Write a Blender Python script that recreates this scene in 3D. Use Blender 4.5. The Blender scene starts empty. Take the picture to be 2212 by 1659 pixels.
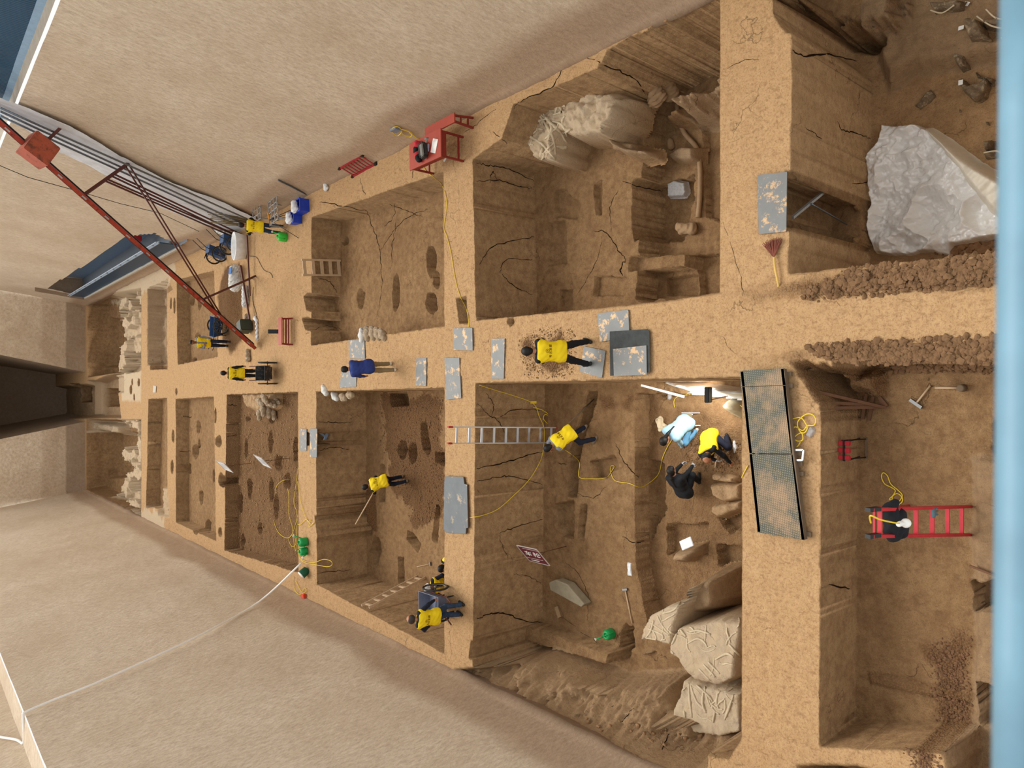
import bpy, bmesh, math, random
import numpy as np
from mathutils import Vector, Matrix, Euler
random.seed(7)
C = bpy.context.scene.collection
S = bpy.context.scene
PI = math.pi
# ---------------------------------------------------------------- camera
H = 11.5                                   # eye height above the baulk tops
FPX = 1534.0
TILT = math.atan(1326 / FPX)
sT, cT = math.sin(TILT), math.cos(TILT)
cam_d = bpy.data.cameras.new('camera'); cam = bpy.data.objects.new('camera', cam_d); C.objects.link(cam)
cam_d.sensor_width = 36; cam_d.sensor_fit = 'HORIZONTAL'; cam_d.lens = FPX / 2212 * 36
cam_d.clip_start = 0.02; cam_d.clip_end = 400
cam.matrix_world = Matrix(((0, 1, 0, 0), (-sT, 0, -cT, 0), (-cT, 0, sT, H), (0, 0, 0, 1)))
cam_d.dof.use_dof = True; cam_d.dof.focus_distance = 17; cam_d.dof.aperture_fstop = 2.2
S.camera = cam
# ---------------------------------------------------------------- light and exposure
w = bpy.data.worlds.new('hall_daylight'); S.world = w; w.use_nodes = True
bgn = w.node_tree.nodes['Background']; bgn.inputs[0].default_value = (1.0, .985, .96, 1); bgn.inputs[1].default_value = 0.68
sd_ = bpy.data.lights.new('skylight_sun', 'SUN'); sun = bpy.data.objects.new('skylight_sun', sd_); C.objects.link(sun)
sd_.energy = 1.75; sd_.angle = math.radians(38); sd_.color = (1, .965, .9)
sun.rotation_euler = Vector((.05, .85, 1)).to_track_quat('Z', 'Y').to_euler()
S.view_settings.view_transform = 'Standard'; S.view_settings.look = 'None'; S.view_settings.gamma = 1
S.view_settings.use_curve_mapping = False
S.view_settings.exposure = 0.58
# ---------------------------------------------------------------- pixel helpers (2212 x 1659)
def ray(px, py):
    d = (px - 1106) / FPX; r = (829.5 - py) / FPX
    return Vector((r, cT - d * sT, -sT - d * cT))
def G(px, py, z=0.0):                       # the point of the horizontal plane z seen at that pixel
    v = ray(px, py); t = (z - H) / v.z
    return Vector((v.x * t, v.y * t, z))
def AY(px, py, Y):                          # the point at distance Y seen at that pixel
    v = ray(px, py); return Vector((0, 0, H)) + v * (Y / v.y)
KB = 7.0
def WB(px, py, side):                       # point on the sloped side wall
    v = ray(px, py)
    if side > 0: t = (7.4 + H / KB) / (v.x + .0155 * v.y - v.z / KB)
    else: t = -(7.6 + H / KB) / (v.x + .0155 * v.y + v.z / KB)
    return Vector((0, 0, H)) + v * t
def zat(px, Y):
    v = ray(px, 829); return H + v.z / v.y * Y
# ---------------------------------------------------------------- materials
MATS = {}
def lin(c):
    return tuple((x / 255 / 12.92 if x / 255 <= .04045 else ((x / 255 + .055) / 1.055) ** 2.4) for x in c) + (1,)
class NT:
    def __init__(s, name):
        s.m = bpy.data.materials.new(name); s.m.use_nodes = True; s.t = s.m.node_tree; s.n = s.t.nodes; s.b = s.n['Principled BSDF']
        s.o = None
    def node(s, ty, **kw):
        n = s.n.new(ty)
        for k, v in kw.items():
            if k.startswith('i_'): n.inputs[int(k[2:])].default_value = v
            else: setattr(n, k, v)
        return n
    def link(s, a, b): s.t.links.new(a, b)
    def coord(s, scale=(1, 1, 1), rot=(0, 0, 0)):
        t = s.node('ShaderNodeTexCoord'); m = s.node('ShaderNodeMapping'); m.inputs['Scale'].default_value = scale; m.inputs['Rotation'].default_value = rot
        s.link(t.outputs['Object'], m.inputs[0]); return m.outputs[0]
    def noise(s, vec, scale, detail=6, rough=.6, dist=0):
        n = s.node('ShaderNodeTexNoise'); n.inputs['Scale'].default_value = scale; n.inputs['Detail'].default_value = detail
        n.inputs['Roughness'].default_value = rough; n.inputs['Distortion'].default_value = dist
        s.link(vec, n.inputs['Vector']); return n.outputs['Fac']
    def ramp(s, fac, stops):
        r = s.node('ShaderNodeValToRGB'); e = r.color_ramp.elements
        while len(e) < len(stops): e.new(.5)
        for q, (p, c) in zip(e, stops):
            q.position = p; q.color = c if len(c) == 4 else tuple(c) + (1,)
        s.link(fac, r.inputs[0]); return r.outputs[0]
    def mix(s, fac, a, b, mode='MIX'):
        m = s.node('ShaderNodeMix', data_type='RGBA', blend_type=mode)
        for v, i in ((fac, 0), (a, 6), (b, 7)):
            if hasattr(v, 'links'): s.link(v, m.inputs[i])
            else: m.inputs[i].default_value = v
        return m.outputs[2]
    def math(s, op, a, b=0.0, clamp=False):
        m = s.node('ShaderNodeMath', operation=op, use_clamp=clamp)
        for v, i in ((a, 0), (b, 1)):
            if hasattr(v, 'links'): s.link(v, m.inputs[i])
            else: m.inputs[i].default_value = v
        return m.outputs[0]
    def attr(s, name):
        a = s.node('ShaderNodeAttribute'); a.attribute_name = name; return a
    def bump(s, h, strength=.4, dist=.03):
        b = s.node('ShaderNodeBump'); b.inputs['Strength'].default_value = strength; b.inputs['Distance'].default_value = dist
        s.link(h, b.inputs['Height']); s.link(b.outputs[0], s.b.inputs['Normal'])
def mat(name, rgb, rough=.6, metal=0, var=.12, scale=6, bump=0, spec=.35, trans=0, alpha=1, stain=None, sfac=(.52, .62)):
    if name in MATS: return MATS[name]
    s = NT(name); c = lin(rgb); v = s.coord()
    n = s.noise(v, scale, 5)
    lo = tuple(x * (1 - var) for x in c[:3]) + (1,); hi = tuple(min(1, x * (1 + var)) for x in c[:3]) + (1,)
    col = s.ramp(n, [(.3, lo), (.7, hi)])
    if stain is not None:
        n2 = s.noise(v, scale * .9, 8, .75)
        f = s.ramp(n2, [(sfac[0], (0, 0, 0, 1)), (sfac[1], (1, 1, 1, 1))])
        col = s.mix(f, col, lin(stain))
    s.link(col, s.b.inputs['Base Color'])
    s.b.inputs['Roughness'].default_value = rough; s.b.inputs['Metallic'].default_value = metal
    s.b.inputs['Specular IOR Level'].default_value = spec
    s.b.inputs['Transmission Weight'].default_value = trans; s.b.inputs['Alpha'].default_value = alpha
    if bump: s.bump(s.noise(v, scale * 4, 6), bump, .02)
    MATS[name] = s.m; return s.m
def earth_mat():
    s = NT('dug_earth'); v = s.coord()
    at = s.attr('soil'); sep = s.node('ShaderNodeSeparateColor'); s.link(at.outputs['Color'], sep.inputs[0])
    n1 = s.noise(v, .45, 5, .6); n2 = s.noise(v, 5, 8, .7); n3 = s.noise(v, 22, 6, .75)
    vs = s.coord((1.5, 1.5, .5)); nw = s.noise(vs, 3.0, 8, .65, .6)
    base = s.ramp(n1, [(.3, lin((146, 116, 82))), (.7, lin((168, 136, 98)))])
    base = s.mix(s.ramp(n2, [(.4, (0, 0, 0, 1)), (.66, (.8, .8, .8, 1))]), base, lin((122, 92, 64)))
    n4 = s.noise(v, 55, 4, .8)
    base = s.mix(s.ramp(n4, [(.5, (0, 0, 0, 1)), (.64, (.7, .7, .7, 1))]), base, lin((112, 82, 56)))
    base = s.mix(s.ramp(n3, [(.62, (0, 0, 0, 1)), (.72, (.6, .6, .6, 1))]), base, lin((198, 172, 136)))
    dust = s.ramp(n2, [(.3, lin((210, 174, 130))), (.7, lin((186, 150, 108)))])
    dust = s.mix(s.ramp(n3, [(.5, (0, 0, 0, 1)), (.64, (.8, .8, .8, 1))]), dust, lin((158, 120, 84)))
    dust = s.mix(s.ramp(n4, [(.56, (0, 0, 0, 1)), (.66, (.75, .75, .75, 1))]), dust, lin((138, 102, 70)))
    n5 = s.noise(s.coord((1, .55, 1)), 11, 5, .7, .4)
    dust = s.mix(s.ramp(n5, [(.54, (0, 0, 0, 1)), (.66, (.6, .6, .6, 1))]), dust, lin((150, 116, 82)))
    base = s.mix(s.ramp(n5, [(.52, (0, 0, 0, 1)), (.68, (.6, .6, .6, 1))]), base, lin((116, 90, 64)))
    dfac = s.math('MULTIPLY', sep.outputs[1], s.math('ADD', s.math('MULTIPLY', n2, .5), .6), True)
    col = s.mix(dfac, base, dust)
    vo = s.node('ShaderNodeTexVoronoi'); vo.inputs['Scale'].default_value = 28; s.link(v, vo.inputs['Vector'])
    loose = s.mix(s.math('MULTIPLY', vo.outputs['Distance'], 1.3), lin((142, 108, 74)), lin((104, 76, 52)))
    col = s.mix(sep.outputs[0], col, loose)
    pale = s.ramp(n2, [(.3, lin((188, 172, 150))), (.7, lin((206, 184, 152)))])
    col = s.mix(sep.outputs[2], col, pale)
    # drying cracks
    ds = s.noise(v, 1.6, 4); dv = s.node('ShaderNodeVectorMath', operation='SCALE'); s.link(ds, dv.inputs[0]); 
    wv = s.node('ShaderNodeTexNoise'); wv.inputs['Scale'].default_value = 1.7; wv.inputs['Detail'].default_value = 6; s.link(v, wv.inputs['Vector'])
    sc = s.node('ShaderNodeVectorMath', operation='SCALE'); s.link(wv.outputs['Color'], sc.inputs[0]); sc.inputs['Scale'].default_value = 1.1
    ad = s.node('ShaderNodeVectorMath', operation='ADD'); s.link(v, ad.inputs[0]); s.link(sc.outputs[0], ad.inputs[1])
    cr = s.node('ShaderNodeTexVoronoi', feature='DISTANCE_TO_EDGE'); cr.inputs['Scale'].default_value = .42; s.link(ad.outputs[0], cr.inputs['Vector'])
    cm = s.ramp(cr.outputs['Distance'], [(.0, (1, 1, 1, 1)), (.0042, (.0, .0, .0, 1))])
    mk = s.ramp(s.noise(v, .8, 3), [(.5, (0, 0, 0, 1)), (.62, (.55, .55, .55, 1))])
    cf = s.mix(1.0, cm, mk, 'MULTIPLY')
    col = s.mix(cf, col, lin((52, 36, 24)))
    s.link(col, s.b.inputs['Base Color'])
    s.b.inputs['Roughness'].default_value = .95; s.b.inputs['Specular IOR Level'].default_value = .1
    h = s.math('ADD', s.math('MULTIPLY', n3, .35), s.math('MULTIPLY', nw, .8))
    h = s.math('ADD', h, s.math('MULTIPLY', n2, .6)); h = s.math('SUBTRACT', h, s.math('MULTIPLY', n5, .7))
    h = s.math('SUBTRACT', h, s.math('MULTIPLY', cf, .8))
    lo = s.math('MULTIPLY', s.math('MULTIPLY', vo.outputs['Distance'], -1.2), sep.outputs[0])
    s.bump(s.math('ADD', h, lo), .75, .05)
    return s.m
def plaster_mat(name='packed_earth_wall'):
    s = NT(name); v = s.coord(); at = s.attr('soil'); sep = s.node('ShaderNodeSeparateColor'); s.link(at.outputs['Color'], sep.inputs[0])
    vs = s.coord((1, 2.4, 1.0), (math.radians(35), 0, 0))
    n1 = s.noise(vs, 5.0, 12, .8); n2 = s.noise(v, .25, 5, .6); n3 = s.noise(vs, 5, 8, .7)
    a = s.ramp(n1, [(.3, lin((186, 166, 144))), (.5, lin((226, 208, 184))), (.68, lin((246, 234, 214)))])
    b = s.ramp(n2, [(.35, (.0, .0, .0, 1)), (.7, (1, 1, 1, 1))])
    col = s.mix(s.math('MULTIPLY', b, .45), a, lin((186, 160, 128)))
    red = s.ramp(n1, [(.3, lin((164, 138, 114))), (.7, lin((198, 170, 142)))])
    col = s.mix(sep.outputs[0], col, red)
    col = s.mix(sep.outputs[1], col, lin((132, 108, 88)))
    s.link(col, s.b.inputs['Base Color']); s.b.inputs['Roughness'].default_value = .9; s.b.inputs['Specular IOR Level'].default_value = .15
    s.bump(s.math('ADD', n1, s.math('MULTIPLY', n3, .5)), .6, .06)
    return s.m
M_EARTH = earth_mat(); M_WALL = plaster_mat()
# ---------------------------------------------------------------- object helpers
def tag(o, label=None, cat=None, group=None, kind=None):
    if label: o['label'] = label
    if cat: o['category'] = cat
    if group: o['group'] = group
    if kind: o['kind'] = kind
    return o
def thing(name, label, cat, loc=(0, 0, 0), rot=(0, 0, 0), group=None):
    o = bpy.data.objects.new(name, None); C.objects.link(o); o.location = loc
    o.rotation_euler = rot if not isinstance(rot, (int, float)) else (0, 0, rot)
    o.empty_display_size = .2
    return tag(o, label, cat, group)
def link(name, me, m, parent=None, smooth=False):
    if m is not None:
        for q in (m if isinstance(m, (list, tuple)) else [m]): me.materials.append(q)
    if smooth: me.polygons.foreach_set('use_smooth', [True] * len(me.polygons))
    o = bpy.data.objects.new(name, me); C.objects.link(o)
    if parent is not None: o.parent = parent
    return o
class MB:
    def __init__(s): s.bm = bmesh.new()
    def box(s, c, size, rot=None, bev=0, mi=0):
        n0 = len(s.bm.verts)
        r = bmesh.ops.create_cube(s.bm, size=1)
        vs = r['verts']
        M = Matrix.Translation(Vector(c)) @ ((rot.to_matrix().to_4x4() if hasattr(rot, 'to_matrix') else rot.to_4x4() if rot is not None else Matrix.Identity(4))) @ Matrix.Diagonal((*size, 1))
        bmesh.ops.transform(s.bm, matrix=M, verts=vs)
        fs = {f for v in vs for f in v.link_faces}
        for f in fs: f.material_index = mi
        if bev:
            es = list({e for v in vs for e in v.link_edges})
            bmesh.ops.bevel(s.bm, geom=es, offset=bev, segments=2, affect='EDGES')
        return s
    def beam(s, a, b, wx, wz, up=(0, 0, 1), mi=0):
        a, b = Vector(a), Vector(b); d = b - a; L = d.length; d.normalize(); u = Vector(up)
        if abs(d.dot(u)) > .98: u = Vector((0, 1, 0))
        x = d.cross(u).normalized(); z = x.cross(d)
        R = Matrix((x, d, z)).transposed()
        s.box((a + b) / 2, (wx, L, wz), R, mi=mi); return s
    def tube(s, pts, r, seg=8, cap=True, mi=0, closed=False):
        pts = [Vector(p) for p in pts]; rs = r if isinstance(r, (list, tuple)) else [r] * len(pts)
        rings = []; n = len(pts); prev = None
        for i, p in enumerate(pts):
            if closed: t = pts[(i + 1) % n] - pts[i - 1]
            else: t = pts[min(i + 1, n - 1)] - pts[max(i - 1, 0)]
            if t.length < 1e-9: t = Vector((0, 0, 1))
            t.normalize()
            if prev is None:
                u = Vector((0, 0, 1)) if abs(t.z) < .9 else Vector((1, 0, 0))
                x = t.cross(u).normalized()
            else:
                x = prev - t * prev.dot(t)
                x = x.normalized() if x.length > 1e-6 else t.orthogonal().normalized()
            prev = x; y = t.cross(x)
            rings.append([s.bm.verts.new(p + (x * math.cos(k * 2 * PI / seg) + y * math.sin(k * 2 * PI / seg)) * rs[i]) for k in range(seg)])
        m = n if closed else n - 1
        for i in range(m):
            A, B = rings[i], rings[(i + 1) % n]
            for k in range(seg):
                f = s.bm.faces.new((A[k], A[(k + 1) % seg], B[(k + 1) % seg], B[k])); f.material_index = mi; f.smooth = True
        if cap and not closed:
            for A in (list(reversed(rings[0])), rings[-1]):
                f = s.bm.faces.new(A); f.material_index = mi
        return s
    def ball(s, c, r, seg=14, mi=0, rot=None, noise=0):
        r = r if isinstance(r, (tuple, list)) else (r, r, r)
        q = bmesh.ops.create_uvsphere(s.bm, u_segments=seg, v_segments=max(6, seg // 2 + 1), radius=1)
        M = Matrix.Translation(Vector(c)) @ (rot.to_matrix().to_4x4() if rot is not None else Matrix.Identity(4)) @ Matrix.Diagonal((*r, 1))
        if noise:
            for v in q['verts']: v.co *= 1 + random.uniform(-noise, noise)
        bmesh.ops.transform(s.bm, matrix=M, verts=q['verts'])
        for f in {f for v in q['verts'] for f in v.link_faces}: f.material_index = mi; f.smooth = not noise
        return s
    def prism(s, poly, z0, z1, mi=0):       # poly: list of xy or xyz; z0 / z1 numbers or lists
        n = len(poly)
        a = [s.bm.verts.new((p[0], p[1], z0[i] if isinstance(z0, list) else z0)) for i, p in enumerate(poly)]
        b = [s.bm.verts.new((p[0], p[1], z1[i] if isinstance(z1, list) else z1)) for i, p in enumerate(poly)]
        fs = [s.bm.faces.new(b), s.bm.faces.new(list(reversed(a)))]
        for i in range(n): fs.append(s.bm.faces.new((a[i], a[(i + 1) % n], b[(i + 1) % n], b[i])))
        for f in fs: f.material_index = mi
        return s
    def slab(s, pts, n, th, mi=0):          # planar polygon in space, thickened by th along n
        n = Vector(n).normalized(); pts = [Vector(p) for p in pts]
        a = [s.bm.verts.new(p) for p in pts]; b = [s.bm.verts.new(p - n * th) for p in pts]
        k = len(pts); fs = [s.bm.faces.new(a), s.bm.faces.new(list(reversed(b)))]
        for i in range(k): fs.append(s.bm.faces.new((a[i], b[i], b[(i + 1) % k], a[(i + 1) % k])))
        for f in fs: f.material_index = mi
        return s
    def lathe(s, prof, seg=24, c=(0, 0, 0), mi=0, rot=None):
        rings = []; c = Vector(c)
        for (r, z) in prof:
            ring = []
            for k in range(seg):
                p = Vector((r * math.cos(k * 2 * PI / seg), r * math.sin(k * 2 * PI / seg), z))
                if rot is not None: p = rot.to_matrix() @ p
                ring.append(s.bm.verts.new(p + c))
            rings.append(ring)
        for A, B in zip(rings, rings[1:]):
            for k in range(seg):
                f = s.bm.faces.new((A[k], A[(k + 1) % seg], B[(k + 1) % seg], B[k])); f.smooth = True; f.material_index = mi
        for A in (list(reversed(rings[0])), rings[-1]):
            f = s.bm.faces.new(A); f.material_index = mi
        return s
    def build(s, name, m, parent=None, smooth=False):
        bmesh.ops.recalc_face_normals(s.bm, faces=s.bm.faces)
        me = bpy.data.meshes.new(name); s.bm.to_mesh(me); s.bm.free(); return link(name, me, m, parent, smooth)
def copy_tree(o, parent=None):
    c = o.copy(); C.objects.link(c); c.parent = parent
    for ch in list(o.children): copy_tree(ch, c)
    return c
# ---------------------------------------------------------------- numeric noise
def _h(ix, iy, seed):
    n = (ix.astype(np.int64) * 374761393 + iy.astype(np.int64) * 668265263 + seed * 1442695041) & 0xffffffff
    n = ((n ^ (n >> 13)) * 1274126177) & 0xffffffff
    return ((n ^ (n >> 16)) & 0xffff) / 65535.0
def vnoise(x, y, f, seed=0, octv=3, gain=.5):
    out = np.zeros(np.shape(x)); a = 1; tot = 0
    for o in range(octv):
        X = x * f; Y = y * f; ix = np.floor(X); iy = np.floor(Y); u = X - ix; v = Y - iy
        u = u * u * (3 - 2 * u); v = v * v * (3 - 2 * v); s = seed + o * 17
        r = (_h(ix, iy, s) * (1 - u) + _h(ix + 1, iy, s) * u) * (1 - v) + (_h(ix, iy + 1, s) * (1 - u) + _h(ix + 1, iy + 1, s) * u) * v
        out += (r * 2 - 1) * a; tot += a; a *= gain; f *= 2.03
    return out / tot
def sdpoly(X, Y, P):                        # signed distance, positive inside
    d = np.full(X.shape, 1e9); ins = np.zeros(X.shape, bool); n = len(P)
    for i in range(n):
        ax, ay = P[i]; bx, by = P[(i + 1) % n]; ex, ey = bx - ax, by - ay
        L = ex * ex + ey * ey + 1e-12
        t = np.clip(((X - ax) * ex + (Y - ay) * ey) / L, 0, 1)
        d = np.minimum(d, (X - ax - ex * t) ** 2 + (Y - ay - ey * t) ** 2)
        if ay != by:
            c = ((ay > Y) != (by > Y)) & (X < (bx - ax) * (Y - ay) / (by - ay) + ax)
            ins ^= c
    d = np.sqrt(d); return np.where(ins, d, -d)
# ---------------------------------------------------------------- the dug ground
ys = [2.0]
while ys[-1] < 84: ys.append(ys[-1] + min(.16, max(.03, .0022 * ys[-1] * .95 if ys[-1] < 16 else .03 + (ys[-1] - 16) * .0026)))
ys = np.array(ys); xs = np.arange(-10.2, 9.8, .037)
XX, YY = np.meshgrid(xs, ys); ZZ = np.zeros(XX.shape)
SO = np.zeros(XX.shape + (4,)); SO[..., 3] = 1; SO[..., 1] = 1.0
wob = vnoise(XX, YY, 4.5, 3, 4, .65)
ZZ += vnoise(XX, YY, .8, 11, 3) * .025 + vnoise(XX, YY, 6, 21, 3) * .012
def region(P, m=.4):
    P = np.array(P); a = max(0, np.searchsorted(ys, P[:, 1].min() - m)); b = min(len(ys), np.searchsorted(ys, P[:, 1].max() + m))
    c = max(0, np.searchsorted(xs, P[:, 0].min() - m)); d = min(len(xs), np.searchsorted(xs, P[:, 0].max() + m))
    return slice(a, b), slice(c, d)
def PX(pts, z=0.0): return [(G(p[0], p[1], z).x, G(p[0], p[1], z).y) for p in pts]
DXY = np.zeros(XX.shape + (2,)); ROWH = np.gradient(ys)[:, None] * np.ones(XX.shape)
def dig(P, z, w=.06, jag=.015, dust=0.0, rough=.02, rf=3, loose=None, pale=None, add=False, px=True, zp=0.0, seed=5, ymin=None):
    """lower or raise the ground inside the outline P (pixels on plane zp) to z"""
    if px: P = PX(P, zp)
    r = region(P); X = XX[r]; Y = YY[r]
    if X.size == 0 or min(X.shape) < 3: return
    sd = sdpoly(X, Y, P) + wob[r] * jag * 2
    if ymin is not None: sd = np.minimum(sd, Y - ymin)
    zt = z(X, Y) if callable(z) else z
    nz = vnoise(X, Y, rf, seed, 4) * rough
    if w <= .12 and not add:
        gy, gx = np.gradient(sd, ys[r[0]], xs[r[1]]); gl = np.sqrt(gx * gx + gy * gy) + 1e-6; gx /= gl; gy /= gl
        h = np.abs(gx) * .037 + np.abs(gy) * ROWH[r]
        out = sd < .5 * h; A = (sd > -.5 * h) & out; B = (~out) & (sd < 1.5 * h); ww = w * .5
        for k, g in ((0, gx), (1, gy)):
            D = DXY[r][..., k]; D[:] = np.where(A, -sd * g, np.where(B, (ww - sd) * g, np.where(out, D, 0)))
        ZZ[r] = np.where(out, ZZ[r], zt + nz); f = (sd > -.5 * h).astype(float)
    else:
        sf = np.clip(sd / w, 0, 1); sf = sf * sf * (3 - 2 * sf)
        if add: ZZ[r] += sf * (zt + nz)
        else: ZZ[r] = ZZ[r] * (1 - sf) + (zt + nz) * sf
        f = np.clip(sd / .03 + .5, 0, 1)
    for k, v in ((1, dust), (0, loose), (2, pale)):
        if v is not None: SO[r][..., k] = SO[r][..., k] * (1 - f) + v * f
def stain(P, k, v, zp=0.0, soft=.25, thr=.0, amp=.5):
    P = PX(P, zp); r = region(P, .8); X = XX[r]; Y = YY[r]
    if X.size == 0: return
    sd = sdpoly(X, Y, P) + vnoise(X, Y, 2.5, 31, 5, .6) * amp
    f = np.clip(sd / soft, 0, 1) * v
    SO[r][..., k] = np.maximum(SO[r][..., k], f) if v > 0 else SO[r][..., k] * (1 - np.clip(sd / soft, 0, 1) * -v)
def ell(cx, cy, rx, ry, n=14, a=0, j=.12):
    rr = random.Random(int(cx * 7 + cy)); ca, sa = math.cos(math.radians(a)), math.sin(math.radians(a))
    return [(cx + (rx * math.cos(t) * k) * ca - (ry * math.sin(t) * k) * sa, cy + (rx * math.cos(t) * k) * sa + (ry * math.sin(t) * k) * ca)
            for t, k in ((i * 2 * PI / n, rr.uniform(1 - j, 1 + j)) for i in range(n))]
zLB, zRB, zLC, zRC, zRD, zLD = -2.0, -1.14, -2.46, -2.16, -3.1, -1.3
zL3, z4, z5 = -.55, -.6, -.7
# far ruins between the end wall and the first baulk
dig([(188, 640), (305, 620), (305, 800), (190, 815)], -1.3, w=.3, rough=.25, rf=1.2)
dig([(187, 905), (305, 905), (305, 1120), (187, 1058)], -1.3, w=.3, rough=.25, rf=1.2)
def blocky(X, Y):
    a = np.floor(X * 1.6 + vnoise(X, Y, .9, 8, 3) * 1.4); b = np.floor(Y * .38 + vnoise(X, Y, .5, 9, 3) * 1.2)
    return -1.5 + _h(a, b, 4) * 1.6 + vnoise(X, Y, 4, 7, 3) * .12
dig([(250, 640), (303, 622), (303, 803), (250, 812)], blocky, w=.2, dust=.6, pale=.75)
dig([(250, 905), (303, 905), (303, 1105), (225, 1075), (255, 1040)], blocky, w=.2, dust=.6, pale=.8)
dig([(193, 680), (252, 690), (248, 795), (190, 795)], -1.9, w=.3, rough=.3, rf=1.5, pale=0)
dig([(190, 915), (252, 935), (255, 1035), (190, 1040)], -1.9, w=.3, rough=.3, rf=1.5, pale=0)
dig([(188, 905), (240, 915), (235, 945), (187, 935)], -.5, w=.4, rough=.4, pale=.8)
# sunken passage through the end wall
dig([(108, 835), (190, 828), (250, 800), (262, 905), (188, 905), (110, 905)], -.9, w=.3, rough=.12, dust=0, pale=.2)
dig([(150, 828), (172, 828), (172, 870), (150, 870)], -1.6, w=.2, pale=0)
dig([(188, 820), (205, 820), (205, 900), (188, 900)], -.5, w=.2, pale=.4)
dig([(205, 838), (236, 838), (236, 880), (205, 880)], -1.7, w=.2, pale=0)
dig([(248, 812), (268, 810), (268, 850), (248, 850)], -.2, w=.2, pale=.6)
stain([(262, 800), (305, 800), (305, 870), (262, 870)], 2, .9, soft=.2, amp=.2)
for e in (ell(283, 842, 3, 10), ell(300, 826, 2, 9), ell(286, 825, 1.5, 8), ell(290, 858, 1.5, 8)): dig(e, -.6, w=.1, dust=0, pale=0)
# row five and four
dig([(322, 620), (360, 606), (361, 797), (325, 799)], z5, rough=.1)
dig([(345, 625), (361, 620), (361, 790), (345, 790)], -.85, zp=z5, w=.15, rough=.25, rf=2, pale=.35)
dig([(321, 862), (361, 860), (362, 1105), (330, 1095), (316, 1098)], z5, rough=.05)
dig([(338, 1052), (362, 1052), (366, 1118), (342, 1116)], -.25, zp=0, w=.15, rough=.15, pale=.6, dust=.6)
dig([(382, 605), (462, 585), (470, 770), (384, 788)], z4, rough=.04)
dig([(380, 862), (462, 857), (466, 1168), (380, 1128)], z4, rough=.04)
for (cx, cy, rx, ry) in ((416, 650, 5, 11), (431, 652, 4, 20), (427, 727, 7, 8), (421, 778, 5, 7)): dig(ell(cx, cy, rx, ry), z4 - .35, zp=z4, w=.1)
for (cx, cy, rx, ry) in ((429, 922, 5, 15), (431, 958, 3, 12), (423, 975, 8, 16), (410, 1012, 4, 12), (435, 1075, 5, 17), (463, 1028, 4, 15), (450, 1137, 7, 15)): dig(ell(cx, cy, rx, ry), z4 - .4, zp=z4, w=.1)
for (cx, cy, rx, ry) in ((369, 655, 2, 13), (377, 660, 2, 18), (374, 942, 2.5, 14), (372, 1008, 3, 15), (381, 846, 2, 8), (478, 1036, 6, 15), (466, 898, 2, 16), (476, 1150, 4, 10), (472, 953, 7, 12)): dig(ell(cx, cy, rx, ry), -.35, w=.1)
dig([(348, 608), (360, 604), (372, 625), (350, 640)], -.3, w=.1)
stain([(195, 650), (250, 675), (320, 630), (385, 603), (376, 556), (300, 590)], 2, .9)
stain([(250, 1100), (330, 1100), (357, 1112), (357, 1160), (280, 1130)], 2, .9)
# brown heap
stain([(485, 575), (520, 560), (525, 740), (500, 770), (480, 745), (468, 640)], 0, 1.0, amp=.2)
def heap(X, Y): return .28 * np.ones_like(X)
dig([(492, 575), (518, 572), (524, 700), (500, 735), (480, 690), (478, 610)], heap, w=1.1, rough=.05, loose=1, dust=0)
# L4 : wide pit seven metres past the second baulk
dig([(490, 853), (643, 848), (645, 1236), (486, 1188)], zL3, rough=.05, rf=5, loose=.75)
for (cx, cy, rx, ry) in ((532, 970, 4, 24), (585, 955, 5, 26), (603, 1000, 11, 17), (540, 1055, 5, 25), (520, 1085, 5, 25), (586, 1060, 5, 28), (597, 1095, 6, 28), (621, 1040, 8, 18), (562, 1142, 6, 15), (525, 1168, 5, 16), (640, 970, 6, 28), (588, 905, 6, 9), (536, 905, 5, 6), (508, 1038, 9, 12)):
    dig(ell(cx, cy, rx, ry), zL3 - .22, zp=zL3, w=.12, loose=1)
# middle row, left pit B (two metres deep) and right pit B
dig([(683, 846), (960, 838), (960, 1411), (685, 1262)], zLB, w=.05, jag=.008)
stain([(820, 850), (960, 850), (960, 1130), (900, 1140), (850, 1050), (830, 950)], 0, 1.0, zp=zLB, soft=.1)
dig([(792, 1052), (812, 1055), (814, 1150), (792, 1140)], zLB + .28, w=.5, zp=zLB, rough=.06, loose=1)
for P, d in ((ell(870, 973, 11, 22), .3), (ell(892, 978, 10, 23), .35), ([(908, 915), (922, 908), (932, 975), (925, 985), (913, 970)], .35), ([(840, 848), (880, 848), (886, 878), (845, 880)], .35),
             ([(940, 975), (962, 978), (962, 1008), (940, 1000)], .4), (ell(811, 1190, 11, 35, j=.25), .35), ([(880, 1145), (892, 1150), (910, 1175), (903, 1195), (878, 1165)], .3), ([(860, 1203), (874, 1203), (874, 1262), (860, 1262)], .3),
             ([(942, 1090), (952, 1095), (946, 1175), (932, 1168)], .4), ([(820, 1000), (833, 1005), (833, 1085), (818, 1085)], .35), ([(785, 1100), (803, 1110), (805, 1156), (793, 1156)], .3)):
    dig(P, zLB - d * 1.6, zp=zLB, w=.08, jag=.02)
dig([(673, 470), (958, 372), (960, 704), (673, 746)], zRB, w=.06, jag=.01, rough=.03)
dig([(655, 640), (664, 632), (680, 635), (680, 675), (662, 670)], zRB, w=.1, rough=.03)
dig([(652, 688), (662, 684), (680, 690), (680, 718), (660, 712)], zRB, w=.1, rough=.03)
for P, d in ((ell(780, 645, 9, 23), .3), (ell(856, 632, 9, 42, j=.06), .35), (ell(932, 565, 12, 36), .35), (ell(942, 605, 8, 22), .35), (ell(933, 655, 14, 26), .35), (ell(745, 520, 9, 12), .25), (ell(785, 718, 12, 9), .3)):
    dig(P, zRB - d * 1.6, zp=zRB, w=.09, jag=.03)
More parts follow.
